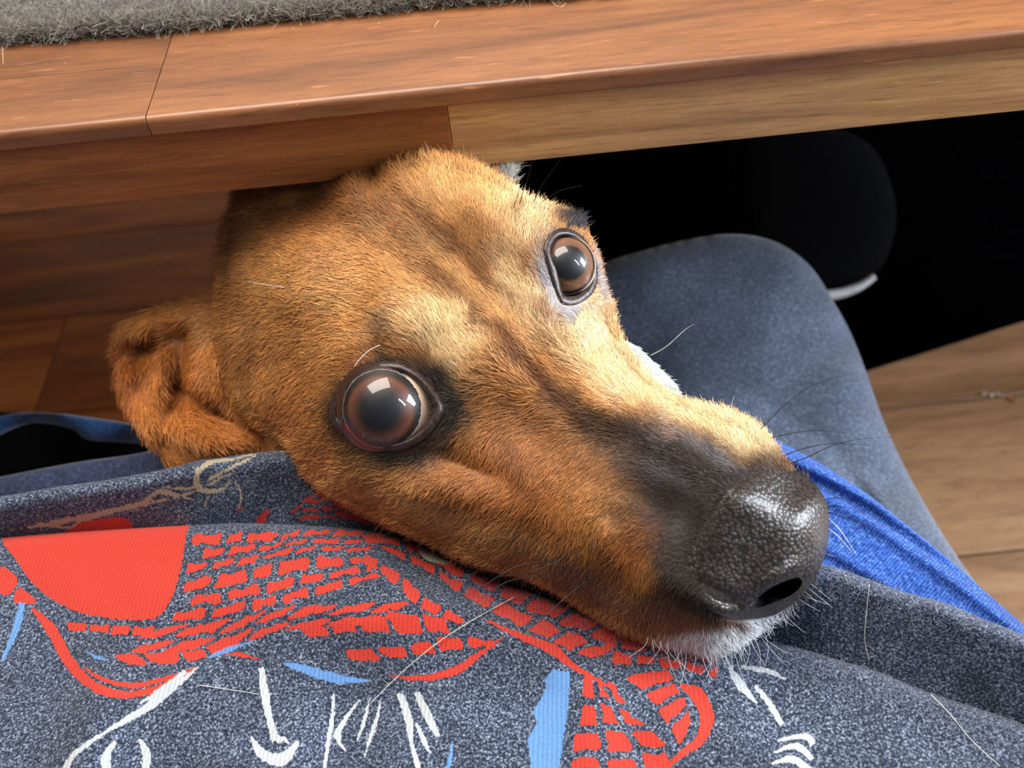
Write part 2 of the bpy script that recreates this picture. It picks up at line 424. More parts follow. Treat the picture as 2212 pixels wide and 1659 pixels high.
sub = mesh('floor', box_pts(-1.6, 1.6, -1.2, 1.5, -0.03, -0.0125), BOXF, plain('subfloor', (40, 28, 20), 0.9), smooth=False)
tag(sub, kind='structure')
rows = [-1.0, -0.78, -0.56, -0.36, -0.16, 0.03, 0.135, 0.2373, 0.349, 0.4195, 0.5187, 0.62, 0.72, 0.82, 0.92, 1.02, 1.12, 1.25]
jx = {9: [-0.345, 0.05, 0.9], 8: [-1.1, 0.15], 7: [-0.6, 0.05, 0.75], 10: [-0.7, 0.5], 6: [-0.2, 1.0], 5: [0.7], 11: [-0.2, 0.8], 4: [0.1]}
for i in range(len(rows) - 1):
    xs = [-1.5] + jx.get(i, [-0.4 + 0.23 * ((i * 7) % 5)]) + [1.5]
    for a, b in zip(xs[:-1], xs[1:]):
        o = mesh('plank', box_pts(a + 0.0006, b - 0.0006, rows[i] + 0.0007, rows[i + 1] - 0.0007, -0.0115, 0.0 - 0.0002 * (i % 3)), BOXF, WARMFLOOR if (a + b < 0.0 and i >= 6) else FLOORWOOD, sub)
        bevel(o, 0.0008)
bw = mesh('wall_back', box_pts(-1.6, 1.6, 1.27, 1.33, 0.0, 1.6), BOXF, plain('wall_paint', (150, 140, 125), 0.8), smooth=False); tag(bw, kind='structure')
for nm_, xa, xb in (('wall_left', -1.66, -1.6), ('wall_right', 1.6, 1.66)):
    tag(mesh(nm_, box_pts(xa, xb, -1.2, 1.33, 0.0, 1.6), BOXF, bpy.data.materials['wall_paint'], smooth=False), kind='structure')

# ================================================================== THE TABLE
table = empty('coffee_table', (0, 0.5, 0), 'low brown hardwood table whose front rail runs above the dog', 'table')
YF = 0.236                                 # front plane of the rail
def zat(px, py, Y):                        # height at which the ray through px, py crosses the plane y = Y
    v = vp(px, py); D = Y / (cp + v * sp); return CAMZ + D * (v * cp - sp)
zb = zat(1106, 351, YF); zt = zat(1106, 204, YF); ztop = zat(1106, 172, YF - 0.004)
def prism_x(x0, x1, prof):
    n = len(prof); v = [(x0, y, z) for y, z in prof] + [(x1, y, z) for y, z in prof]
    f = [(i, (i + 1) % n, n + (i + 1) % n, n + i) for i in range(n)] + [tuple(range(n))[::-1], tuple(range(n, 2 * n))]
    return v, f
XR = float(P(975., 300., YF / (cp + vp(975., 300.) * sp))[0])
for a_, b_, m_ in ((-0.62, XR, RAILWOOD), (XR, 0.62, RAILPALE)):
    v, f = prism_x(a_ + .00005, b_ - .00005, [(YF, zb), (YF + 0.02, zb), (YF + 0.02, zt), (YF, zt)])
    rail = mesh('rail', v, f, m_, table); bevel(rail, 0.0003)
    rail['label'] = 'red-brown left length of the front rail' if m_ is RAILWOOD else 'paler right length of the front rail'
# staves of the top: the front row has a rounded nose
def stave_row(y0, y1, cuts, nose=False):
    for a, b in zip(cuts[:-1], cuts[1:]):
        z1 = ztop - random.uniform(0, 0.00012)
        if nose:
            prof = [(y1 - .0001, zt + .0006), (y1 - .0001, z1)]
            r = 0.0022; c = (y0 + r, z1 - r)
            prof += [(c[0] - r * math.sin(t), c[1] + r * math.cos(t)) for t in np.linspace(0, math.pi / 2, 7)]
            prof += [(y0 + 0.0002, zt + 0.0016), (y0 + 0.0014, zt + .0006)]
        else: prof = [(y0 + .0001, zt + .0006), (y1 - .0001, zt + .0006), (y1 - .0001, z1), (y0 + .0001, z1)]
        v, f = prism_x(a + 0.00008, b - 0.00008, prof[::-1])
        o = mesh('stave', v, f, TOPWOOD, table, smooth=False)
        if not nose: bevel(o, 0.0002, 1)
        else:
            bevel(o, 0.00015, 1)
def x_at(px, py, z):                       # world x, y of the ray at height z
    d = level(px, py, CAMZ - z); p = P(px, py, d); return p[0], p[1]
xj, yj0 = x_at(316, 245, ztop); _, yj1 = x_at(316, 140, ztop)
ymid = YF - 0.005 + 2 * (yj1 - YF + 0.005)
stave_row(YF - 0.005, yj1, [-0.62, float(xj)], True); stave_row(yj1, ymid, [-0.62, float(xj) - .0])
stave_row(YF - 0.005, ymid, [float(xj), 0.62], True)
w_ = 0.042; yy = ymid
for cuts in ([-0.62, -0.30, 0.05, 0.62], [-0.62, -0.12, 0.33, 0.62], [-0.62, -0.37, 0.0, 0.4, 0.62], [-0.62, 0.1, 0.62], [-0.62, -0.25, 0.25, 0.62],
             [-0.62, -0.1, 0.62], [-0.62, -0.3, 0.3, 0.62], [-0.62, 0.0, 0.62], [-0.62, -0.2, 0.62], [-0.62, 0.2, 0.62], [-0.62, -0.3, 0.1, 0.62], [-0.62, 0.0, 0.62]):
    stave_row(yy, yy + w_, cuts); yy += w_
yback = yy
for s_ in (-1, 1):
    v, f = prism_x(0, 0.02, [(YF + 0.0201, zb), (yback - .01, zb), (yback - .01, zt), (YF + .0201, zt)])
    v = [(a + (-0.62 if s_ < 0 else 0.60), b, c) for a, b, c in v]; bevel(mesh('side_rail', v, f, RAILWOOD, table), 0.0008)
    for y_ in (YF + 0.022, yback - 0.06):
        x_ = -0.598 if s_ < 0 else 0.548
        bevel(mesh('leg', box_pts(x_, x_ + 0.05, y_, y_ + 0.05, 0.0, zt), BOXF, RAILWOOD, table), 0.002)
v, f = prism_x(-0.62, 0.62, [(yback - 0.0099, zb), (yback + .01, zb), (yback + .01, zt), (yback - .0099, zt)])
bevel(mesh('rail', v, f, RAILWOOD, table), 0.0008)

# ================================================================== WOOL MAT ON THE TABLE
zm = ztop + 0.0002; TH = 0.0042
edge_px = np.array([(-260, 112), (-120, 104), (0, 92), (80, 86), (160, 84), (240, 72), (330, 70), (420, 60), (520, 52), (600, 44), (690, 36), (780, 30), (880, 18), (980, 10), (1080, 4), (1180, -6), (1300, -14), (1400, -40)], float)
d = level(edge_px[:, 0], edge_px[:, 1], CAMZ - zm); ed = P(edge_px[:, 0], edge_px[:, 1], d)[:, :2]
n_ = 160; xs = np.linspace(ed[0, 0], ed[-1, 0], n_); ye = np.interp(xs, ed[:, 0], ed[:, 1]) + vnoise(xs * 1e4, xs * 0, 60, 3) * 0.0008
MATM = cloth_mat('grey_wool', (34, 32, 36), (84, 80, 80), (150, 146, 138), scale=700.0, bump=1.0, dist=.0012)
ny_ = 60; prof = [(0.0009, 0.0), (0, 0.0012), (0.0, 0.0026), (0.001, TH)] + [(0.001 + 0.15 * (i / ny_), TH) for i in range(1, ny_)]
vv = []; 
for (oy, oz) in prof:
    hz = vnoise(xs * 1e4, np.full(n_, oy * 1e4), 18, 5) * 0.0005 * (oz > 0.002)
    vv.append(np.stack([xs, ye + oy, zm + oz + hz], 1))
vv.append(np.stack([xs, ye + 0.151, np.full(n_, zm)], 1))
vv = np.vstack(vv); m_ = len(prof) + 1
i0 = (np.arange(m_)[:, None] * n_ + np.arange(n_ - 1)[None]); i1 = (np.roll(np.arange(m_), -1)[:, None] * n_ + np.arange(n_ - 1)[None])
ff = np.stack([i0.ravel(), i0.ravel() + 1, i1.ravel() + 1, i1.ravel()], 1)
wool = mesh('wool_mat', vv, ff, MATM); tag(wool, 'fuzzy grey wool mat lying on the table top', 'mat')
r = np.random.default_rng(5); n = 30000
sel = r.uniform(0, 1, n); xx = r.uniform(xs[0] + .002, xs[-1] - .002, n); oy = np.where(sel < 0.22, 0.0003, r.uniform(0, 1, n) ** 1.6 * 0.149); oz = np.where(sel < 0.22, r.uniform(0.0005, TH, n), TH)
base = np.stack([xx, np.interp(xx, xs, ye) + oy, zm + oz], 1)
dr = r.normal(0, 1, (n, 3)); dr[:, 2] = np.abs(dr[:, 2]) * 0.8; dr[sel < 0.22, 1] -= 0.9; dr /= np.linalg.norm(dr, axis=1, keepdims=True)
dr2 = r.normal(0, 1, (n, 3)); ln = r.uniform(0.0015, 0.0042, n)
pts = np.zeros((n, 6, 3)); rd = np.zeros((n, 6))
for i in range(6):
    u = i / 5; pts[:, i] = base + dr * (ln * u)[:, None] + dr2 * (ln * 0.55 * np.sin(u * 3.2))[:, None]; rd[:, i] = 0.00006 * (1 - .5 * u)
pts[:, :, 2] = np.maximum(pts[:, :, 2], zm + .0001)
lum = r.uniform(0.25, 1.0, n)[:, None]
c = L((176, 170, 158))[None] * lum
o = hairs('wool_fibres', pts, rd, c, FUR, wool); o['kind'] = 'stuff'
# lint and loose hairs on the table top
LINT = plain('lint', (214, 190, 150), 0.8)
def loose(name, pix, D, r0, r1, mat, label, cat, group=None, parent=None, n=5):
    s = spline(pix, n, False); DD = D(s[:, 0], s[:, 1]) if callable(D) else np.full(len(s), D)
    o = tube(name, P(s[:, 0], s[:, 1], DD), r0, r1, mat, parent)
    if label: tag(o, label, cat, group)
    return o
topD = lambda x, y: level(x, y, CAMZ - ztop) - 0.0004
for pix, lab in (([(10, 60), (6, 100), (7, 138)], 'pale loose hair hanging over the mat edge at far left of the table'),
            ([(170, 66), (215, 62), (270, 67)], 'straight pale hair at the grey mat edge near the left table end'),
            ([(644, 32), (648, 44), (650, 56)], 'short pale hair standing out from the mat edge'),
            ([(948, 45), (942, 52), (938, 60)], 'tiny curled white hair alone on the wood'),
            ([(1192, 0), (1200, 12), (1214, 14), (1222, 6)], 'white curl of lint at the top of the table wood')):
    loose('loose_hair', pix, topD, 0.00009, 0.00006, LINT, lab, 'hair')
for i, (x, y) in enumerate([(100, 138), (140, 136), (482, 53), (632, 62), (818, 50), (1430, 8), (642, 223), (960, 186)]):
    p = P(x, y, topD(np.array(float(x)), np.array(float(y)))); rr = 0.00022
    if i >= 6: p = p + np.array([0, -0.0006, 0])
    a = np.array([(1, 0, 0), (-1, 0, 0), (0, 1, 0), (0, -1, 0), (0, 0, 1), (0, 0, -0.6)]) * rr * rng.uniform(.7, 1.4, (6, 1)) + p
    o = mesh('lint_speck', a, [(0, 2, 4), (2, 1, 4), (1, 3, 4), (3, 0, 4), (2, 0, 5), (1, 2, 5), (3, 1, 5), (0, 3, 5)], LINT)
    tag(o, ['outer of two tiny lint specks near the left table end', 'inner of two tiny lint specks near the left table end', 'tiny lint speck just below the curled hair hanging from the mat', 'pale lint speck by the short hair standing out from the mat',
            'lint speck below the mat edge toward the middle of the table', 'lint speck on bare wood right of the wool mat', 'tiny lint speck on the front table edge left of the dog crown', 'tiny lint speck on the table edge right above the dog crown'][i], 'lint', 'lint specks on the table')
# outline and depth of the dog's head, needed by the cloth it dents
headp = [(466, 700), (470, 640), (474, 600), (480, 560), (477, 510), (490, 470), (505, 430), (505, 360), (500, 280), (540, 215), (620, 190), (690, 200), (735, 260), (745, 325), (765, 366), (800, 374), (838, 366), (880, 353), (930, 346), (985, 351),
         (1030, 366), (1070, 386), (1100, 402), (1130, 424), (1160, 438), (1200, 450), (1235, 462), (1255, 478), (1266, 500), (1282, 530), (1295, 565), (1302, 605), (1314, 650), (1326, 690), (1345, 740),
         (1378, 792), (1420, 836), (1465, 864), (1520, 876), (1572, 890), (1622, 915), (1662, 945), (1690, 985), (1712, 1012), (1742, 1032), (1768, 1058), (1784, 1092), (1788, 1135), (1785, 1180), (1772, 1222), (1750, 1265),
         (1718, 1300), (1680, 1328), (1640, 1350), (1600, 1374), (1540, 1392), (1470, 1390), (1400, 1376), (1330, 1352), (1270, 1316), (1200, 1272), (1140, 1242), (1080, 1226), (1010, 1206), (960, 1184),
         (900, 1155), (850, 1132), (795, 1108), (740, 1080), (700, 1056), (665, 1032), (650, 1005), (632, 975), (600, 945), (560, 925), (510, 870), (480, 790)]
axis = [(500, 300, .345), (620, 200, .39), (740, 300, .335), (620, 400, .315), (490, 470, .31), (475, 640, .305), (480, 790, .302), (560, 925, .296), (790, 385, .288), (860, 365, .279), (950, 350, .273), (1060, 385, .27),
        (1200, 450, .264), (1290, 560, .264), (1320, 690, .262), (1380, 790, .259), (1460, 860, .256), (1620, 915, .249), (1700, 1000, .242), (1787, 1120, .235), (1720, 1300, .235), (1600, 1370, .238),
        (1400, 1378, .245), (1200, 1270, .252), (1080, 1225, .257), (900, 1155, .265), (740, 1080, .275), (650, 1005, .283), (900, 700, .279), (700, 600, .292), (1100, 800, .266), (1400, 1080, .249), (1600, 1130, .240)]
# eye outlines
eyeL = spline([(724, 900), (728, 868), (748, 836), (782, 808), (822, 795), (862, 797), (898, 815), (925, 842), (944, 878), (936, 905), (912, 934), (880, 954), (845, 963), (805, 958), (768, 942), (740, 922)], 5)
eyeR = spline([(1183, 545), (1187, 523), (1202, 505), (1225, 502), (1250, 513), (1268, 535), (1280, 565), (1284, 595), (1277, 620), (1260, 638), (1240, 648), (1221, 648), (1212, 640), (1203, 612), (1193, 580)], 5)
DL, DR = 0.2415, 0.2470
bumps = [  # x, y, rx, ry, angle, height (towards the lens)
    (700, 600, 190, 130, 30, .0040), (1020, 430, 120, 70, 20, .0030),
    (980, 560, 300, 26, 46, -.0018), (1130, 780, 150, 28, 50, -.0014),          # furrow down the forehead
    (940, 690, 150, 80, 30, .0020), (1120, 520, 60, 60, 0, .0030),               # brows
    (1070, 880, 120, 70, 20, -.0028), (1180, 960, 90, 60, 30, -.0010),            # stop
    (1480, 990, 200, 55, 30, .0042), (1330, 900, 120, 40, 28, .0025),            # bridge of the muzzle
    (1380, 1080, 120, 36, 25, -.0010),
    (1300, 1170, 180, 90, 25, .0028), (1480, 1290, 110, 60, 20, .0035),          # upper lip pad
    (1330, 1110, 40, 26, 10, -.0008), (1350, 1160, 60, 30, 60, -.0008),
    (880, 1050, 170, 50, 12, .0042), (700, 930, 80, 60, 60, .0015), (860, 1130, 120, 26, 22, -.0015),
    (620, 700, 130, 100, 10, .002), (530, 760, 26, 110, 0, -.003), (560, 560, 60, 90, 20, -.002),
    (1000, 1000, 120, 30, 20, -.0015), (850, 730, 150, 60, -15, .0015),
]
flats = [(838, 880, 165, 136, 0, DL, -0.000004, -0.000006), (1232, 578, 78, 98, -12, DR, 0.00010, 0.0)]
HEAD = Blob(headp, axis, k=0.82, kb=0.22, bumps=bumps, flats=flats, res=5.0, n=4, power=3.2)

# ================================================================== PERSON (only the clothes are in view)
person = empty('person', (0.1, 0.1, 0.0), 'person in printed dark T-shirt and grey-blue trousers, knee raised, dog resting on the shirt', 'person')

def pcol(c):
    return lambda x, y: np.repeat(L(c)[None], np.size(x), 0)
# trousers: the raised knee
kneep = [(1180, 800), (1200, 640), (1290, 575), (1400, 538), (1500, 515), (1570, 506), (1640, 512), (1700, 535), (1755, 580), (1800, 650), (1838, 720), (1870, 800),
         (1905, 900), (1950, 1000), (2010, 1110), (2080, 1220), (2150, 1310), (2230, 1400), (2330, 1550), (2300, 1760), (2050, 1760), (1700, 1500), (1400, 1200), (1250, 1000)]
knee = Blob(kneep, [(1250, 700, .42), (1550, 520, .42), (1800, 650, .415), (1900, 900, .395), (2080, 1220, .36), (2300, 1500, .33), (1500, 1200, .37), (1900, 1600, .32)],
            k=0.55, kb=0.4, tmax=240, res=8.0,
            bumps=[(1900, 1120, 160, 16, 55, -.0022), (1850, 1080, 160, 14, 50, .0014), (1960, 1180, 200, 12, 58, .0016), (1700, 900, 120, 18, 40, -.001),
                   (1830, 980, 90, 12, 35, -.0012)])
knee.build('trousers', DENIMGREY, pcol((90, 100, 120)), person, step=12)
# other leg glimpsed at left, two folds with a dark gap between them
legb = Blob([(-120, 930), (20, 895), (110, 892), (200, 903), (290, 918), (350, 945), (420, 960), (440, 1010), (380, 1020), (320, 965), (260, 955), (190, 950), (150, 925), (60, 915), (-40, 960), (-120, 1000)],
            [(0, 950, .42), (200, 920, .40), (400, 980, .38)], k=0.8, tmax=40, res=4.0)
DARKBLUE = cloth_mat('blue_trouser', (34, 62, 104), (46, 86, 140), (70, 116, 176), scale=700.0, bump=.4)
legb.build('trouser_fold', DARKBLUE, pcol((60, 80, 110)), person)
hol = Blob([(-140, 900), (0, 890), (200, 905), (330, 945), (420, 975), (400, 1030), (200, 1050), (-140, 1100)], [(0, 950, .46), (400, 990, .44)], k=.3, tmax=40)  # black blob put in as the shade of the hollow between the folds
hol.build('fold_gap_shade', plain('gap_shade_black', (6, 7, 10), .95), pcol((5, 5, 8)), person)
legc = Blob([(-140, 1060), (0, 1030), (90, 1012), (180, 996), (270, 984), (340, 972), (420, 968), (520, 960), (560, 1000), (500, 1080), (200, 1110), (-140, 1140)],
            [(0, 1050, .33), (200, 1020, .33), (450, 1000, .325)], k=0.8, tmax=60, res=4.0)
DARKBLUE2 = cloth_mat('dull_blue_cloth', (34, 40, 62), (52, 62, 92), (76, 88, 122), scale=700.0, bump=.4)
legc.build('waistband', DARKBLUE2, pcol((60, 80, 110)), person)

# layered jersey sheets. each is draped over an edge line and falls away behind it
def sheet(name, top, Df, mat, bot=2250, R=30, step=8.0, colf=None, parent=person, back=0.05, x0=-700, x1=2800, wr=None, ripple=0.0):
    t = spline(np.array(top, float), 8, False)
    xs = np.r_[np.arange(x0, -60, 30.0), np.arange(max(x0, -60), 2272, step), np.arange(2272, x1, 30.0)]; yt = np.interp(xs, t[:, 0], t[:, 1])
    nb = 10; nr = int((bot - yt.min()) / step)
    sj = np.concatenate([-np.linspace(1, 0.1, nb), [0, 0.4, 1.2, 2.5, 4.5], np.arange(7, min(bot, 1700) - yt.min(), step), np.arange(1700 - yt.min(), max(bot, 1701) - yt.min(), 30.0)])
    X = np.repeat(xs[None], len(sj), 0); S = np.repeat(sj[:, None], len(xs), 1)
    span = (bot - yt)[None]; smax = sj.max()
    Y = np.where(S < 0, yt[None] + 8 * S * S, yt[None] + np.where(S < 80, S, 80 + (S - 80) * (span - 80) / (smax - 80)))
    s_ = np.clip((Y - yt[None]) / R, 0, 1)
    D = Df(X, Y) + np.where(S >= 0, (R * 0.25e-3) * (1 - np.sqrt(np.maximum(1 - (1 - s_) ** 2, 0))), (R * 0.25e-3) + back * -S)
    if wr: 
        for (x, y, rx, ry, a, h) in wr: D = D - h * gauss(X, Y, x, y, rx, ry, a) * np.where(S > 0, np.clip((Y - yt[None]) / 25, 0, 1), 0)
    v = P(X.ravel(), Y.ravel(), D.ravel()); nr, nc = X.shape
    i = np.arange(nr - 1)[:, None] * nc + np.arange(nc - 1)[None]; i = i.ravel()
    f = np.stack([i, i + nc, i + nc + 1, i + 1], 1)
    if colf is None: col = None; at = None
    else: col, m = colf(X.ravel(), Y.ravel()); at = {'printmask': m}
    return mesh(name, v, f, mat, parent, col=col, attrs=at)

def under_head(D, x, y):
    """cloth gives way under the head"""
    ins = inside(x, y, HEAD.poly); return np.where(ins, np.maximum(D, HEAD.D(x, y, False) + .0012), D)
# ---- the screen print: generic mosaic bands and brush strokes
RED, SKYB, WHT, CREAM = L((208, 66, 54)), L((104, 152, 214)), L((196, 204, 212)), L((196, 190, 170))
def stroke(pts, w):
    """tapered brush stroke -> polygon; w = list of widths along the stroke"""
    s = spline(pts, 8, False); t = np.gradient(s, axis=0); t /= np.hypot(*t.T)[:, None] + 1e-9
    n = np.stack([-t[:, 1], t[:, 0]], 1); ww = np.interp(np.linspace(0, 1, len(s)), np.linspace(0, 1, len(w)), w)[:, None] / 2
    return np.vstack([s + n * ww, (s - n * ww)[::-1]])
def patch(A, B, na, nb_, gap=5.0, jit=0.12, seed=0, keep=lambda i, j: True, stag=0.0):
    """rounded tiles between two curves A and B: na tiles along, nb_ across"""
    A = resample(spline(A, 8, False), 3, False); B = resample(spline(B, 8, False), 3, False); r = np.random.default_rng(seed); out = []
    pa = lambda u: np.array([np.interp(u, np.linspace(0, 1, len(A)), A[:, k]) for k in (0, 1)])
    pb = lambda u: np.array([np.interp(u, np.linspace(0, 1, len(B)), B[:, k]) for k in (0, 1)])
    wob = r.uniform(-jit, jit, (nb_, na + 1)); wb = r.uniform(-jit, jit, (nb_ + 1,)); wb[0] = wb[-1] = 0
    for j in range(nb_):
        for i in range(na):
            if not keep(i, j): continue
            sh = stag * (j % 2)
            u0, u1 = (i + sh + wob[j, i]) / na, (i + 1 + sh + wob[j, i + 1]) / na
            v0, v1 = (j + wb[j]) / nb_, (j + 1 + wb[j + 1]) / nb_
            u0, u1 = np.clip([u0, u1], 0, 1)
            if u1 - u0 < 0.3 / na: continue
            c = []
            for a in np.linspace(0, 2 * math.pi, 28, endpoint=False):
                e = 2.0 / 5.0
                cu = np.sign(math.cos(a)) * abs(math.cos(a)) ** e; cv = np.sign(math.sin(a)) * abs(math.sin(a)) ** e
                uu = (u0 + u1) / 2 + cu * (u1 - u0) / 2; vv_ = (v0 + v1) / 2 + cv * (v1 - v0) / 2
                c.append(pa(uu) * (1 - vv_) + pb(uu) * vv_)
            c = np.array(c); c = c + np.stack([vnoise(c[:, 0], c[:, 1], 22, 71), vnoise(c[:, 0], c[:, 1], 22, 72)], 1) * 5; m = c.mean(0); d = c - m; q = np.hypot(*d.T)[:, None]
            out.append(m + d * np.maximum(q - gap, q * .3) / (q + 1e-6) * r.uniform(0.96, 1.02, (28, 1)))
    return out
polys = []
def ink(col, *ps):
    for p in ps: polys.append((col, np.asarray(p)))
# plain red panel at left
ink(RED, spline([(2, 1130), (120, 1120), (260, 1120), (405, 1120), (403, 1150), (396, 1200), (386, 1250), (372, 1290), (350, 1325), (318, 1340), (250, 1337), (180, 1325), (120, 1300), (70, 1260), (30, 1205), (6, 1170)], 4))
# mosaic bands
ink(RED, *patch([(416, 1150), (560, 1146), (700, 1142), (850, 1146)], [(392, 1246), (520, 1225), (660, 1195), (800, 1196)], 7, 3, 6.5, .16, 1, stag=.5))
ink(RED, *patch([(396, 1250), (520, 1228), (660, 1198), (815, 1200)], [(366, 1350), (500, 1330), (650, 1300), (830, 1250)], 6, 3, 7.0, .16, 2, stag=.5))
ink(RED, *patch([(350, 1352), (500, 1332), (660, 1303), (905, 1295)], [(222, 1412), (420, 1412), (640, 1362), (830, 1352)], 7, 2, 7.5, .14, 3, stag=.4))
ink(RED, *patch([(230, 1412), (330, 1408), (420, 1402), (520, 1376)], [(262, 1440), (340, 1438), (430, 1430), (520, 1400)], 4, 1, 5, .1, 4))
ink(RED, *patch([(138, 1338), (200, 1346), (260, 1350), (340, 1352)], [(142, 1362), (200, 1370), (260, 1374), (330, 1378)], 4, 1, 3, .1, 5))
ink(RED, *patch([(640, 1350), (760, 1330), (860, 1318), (960, 1330)], [(660, 1385), (780, 1370), (900, 1372), (980, 1370)], 5, 1, 5, .15, 6))
ink(RED, *patch([(730, 1400), (850, 1392), (960, 1372), (1080, 1378)], [(760, 1438), (860, 1428), (960, 1412), (1080, 1400)], 5, 1, 6, .15, 7))
# long band that follows the dog's cheek
ink(RED, *patch([(768, 1150), (880, 1168), (1000, 1220), (1140, 1270), (1280, 1330), (1400, 1372)], [(800, 1185), (900, 1222), (1000, 1290), (1100, 1345), (1180, 1385), (1280, 1432)], 8, 2, 6.0, .2, 8, stag=.4))
ink(RED, *patch([(775, 1190), (850, 1225), (930, 1290), (1010, 1335)], [(770, 1215), (830, 1250), (900, 1312), (990, 1355)], 5, 1, 5, .15, 9))
ink(RED, stroke([(1050, 1340), (1120, 1372), (1190, 1400), (1240, 1440), (1330, 1490)], [4, 14, 24, 14, 2]))
ink(RED, *patch([(1290, 1372), (1400, 1372), (1480, 1395), (1570, 1400)], [(1290, 1440), (1380, 1440), (1460, 1450), (1550, 1470)], 5, 2, 5, .15, 10, stag=.4))
# column of tiles at lower right
ink(RED, *patch([(1258, 1452), (1250, 1530), (1232, 1610), (1222, 1700)], [(1330, 1470), (1370, 1540), (1440, 1600), (1470, 1680)], 4, 3, 8, .1, 11))
ink(RED, *patch([(1340, 1462), (1390, 1500), (1430, 1560), (1470, 1620)], [(1440, 1440), (1470, 1480), (1490, 1530), (1500, 1560)], 4, 1, 6, .1, 12))
ink(RED, stroke([(1470, 1480), (1505, 1500), (1528, 1550), (1510, 1600), (1470, 1630), (1430, 1665)], [8, 34, 30, 22, 16, 2]))
ink(RED, stroke([(840, 1458), (900, 1465), (980, 1450), (1040, 1410), (1085, 1378)], [2, 12, 20, 12, 3]))
ink(RED, stroke([(478, 1412), (520, 1414), (562, 1425)], [2, 9, 2]))
ink(RED, stroke([(70, 1315), (110, 1360), (150, 1430), (200, 1480), (260, 1500), (330, 1490), (420, 1446)], [6, 26, 24, 22, 18, 14, 3]))
ink(RED, stroke([(180, 1440), (220, 1466), (290, 1480), (370, 1462), (425, 1440)], [2, 10, 12, 10, 2]))
ink(RED, spline([(0, 1225), (22, 1232), (38, 1256), (20, 1284), (0, 1280)], 4), spline([(40, 1270), (58, 1278), (78, 1302), (30, 1300)], 4))
# blue strokes
ink(SKYB, stroke([(48, 1302), (40, 1340), (22, 1390), (4, 1430)], [14, 18, 12, 3]), stroke([(450, 1420), (490, 1405), (548, 1384)], [3, 12, 4]),
    stroke([(612, 1432), (660, 1446), (720, 1464), (800, 1472)], [4, 20, 22, 2]), stroke([(186, 1408), (210, 1420), (234, 1424)], [2, 10, 2]),
    [(1192, 1445), (1232, 1450), (1228, 1530), (1218, 1600), (1200, 1700), (1132, 1700), (1148, 1650), (1138, 1600), (1160, 1560), (1150, 1540), (1172, 1500), (1180, 1480), (1176, 1470)],
    stroke([(978, 1600), (972, 1640), (960, 1680)], [2, 10, 12]))
# white brush strokes
for pts_, w_l in (([(565, 1442), (572, 1500), (584, 1560), (596, 1600)], [12, 18, 16, 20]), ([(540, 1590), (566, 1628), (610, 1640), (645, 1600)], [4, 22, 30, 6]),
                  ([(596, 1600), (612, 1596), (624, 1606)], [16, 12, 2]),
                  ([(722, 1498), (716, 1560), (706, 1620), (698, 1690)], [6, 9, 9, 5]), ([(778, 1510), (742, 1560), (728, 1590), (748, 1625)], [3, 12, 14, 3]),
                  ([(800, 1508), (786, 1560), (772, 1600)], [3, 9, 3]), ([(824, 1510), (808, 1570), (786, 1635)], [3, 11, 3]),
                  ([(862, 1498), (882, 1550), (888, 1600), (912, 1690)], [14, 20, 10, 16]), ([(900, 1496), (926, 1550), (946, 1592)], [14, 20, 10]),
                  ([(898, 1560), (916, 1600), (930, 1630)], [4, 12, 3]),
                  ([(430, 1440), (330, 1520), (230, 1580), (160, 1630), (130, 1690)], [3, 20, 8, 14, 18]), ([(400, 1450), (350, 1490), (300, 1520)], [10, 16, 2]),
                  ([(250, 1600), (228, 1640), (240, 1690)], [6, 22, 16]), ([(300, 1596), (316, 1630), (312, 1690)], [4, 20, 16]),
                  ([(1575, 1440), (1600, 1480), (1636, 1520)], [10, 20, 3]), ([(1600, 1440), (1660, 1450), (1695, 1468)], [8, 12, 4]), ([(1630, 1480), (1662, 1520), (1690, 1566)], [6, 14, 12]),
                  ([(1680, 1600), (1740, 1590), (1756, 1610)], [4, 14, 16]), ([(1672, 1625), (1720, 1612), (1755, 1640)], [4, 16, 12]), ([(1665, 1650), (1710, 1640), (1750, 1665)], [4, 16, 14])):
    ink(WHT, stroke(pts_, w_l))
ink(CREAM, spline([(903, 1158), (940, 1172), (975, 1196), (990, 1215), (930, 1214), (905, 1190)], 4))
def paint(plist, x, y):
    col = np.repeat(L((30, 34, 44))[None], len(x), 0).copy(); m = np.zeros(len(x))
    jx_ = x + vnoise(x, y, 7, 21) * 1.6; jy_ = y + vnoise(x, y, 7, 22) * 1.6
    for c, p in plist:
        lo = p.min(0) - 3; hi = p.max(0) + 3
        s = np.nonzero((jx_ > lo[0]) & (jx_ < hi[0]) & (jy_ > lo[1]) & (jy_ < hi[1]))[0]
        if len(s) == 0: continue
        ins = inside(jx_[s], jy_[s], p); col[s[ins]] = c; m[s[ins]] = 1
    return col, m
Z0 = 0.235
flat = lambda x, y: level(x, y, Z0)
# front layer: finely gridded so the print is crisp
front_top = [(-700, 1230), (-200, 1178), (0, 1162), (120, 1152), (260, 1143), (405, 1135), (520, 1130), (640, 1134), (760, 1142), (860, 1158), (950, 1200), (1060, 1250), (1180, 1290), (1300, 1330),
             (1420, 1360), (1540, 1385), (1640, 1384), (1720, 1398), (1820, 1428), (1900, 1452), (1990, 1490), (2080, 1520), (2160, 1545), (2330, 1600), (2800, 1700)]
def frontD(x, y):
    d = flat(x, y)
    d = d + 0.0016 * vnoise(x, y, 190, 31) + 0.0008 * vnoise(x, y, 80, 32)
    d = d - 0.010 * gauss(x, y, 760, 1290, 420, 120, 6) + 0.004 * gauss(x, y, 120, 1420, 130, 160, 0) - .004 * gauss(x, y, 200, 1560, 60, 160, 20)
    d = d + 0.006 * gauss(x, y, 1080, 1300, 330, 45, 24)
    return under_head(d, x, y)
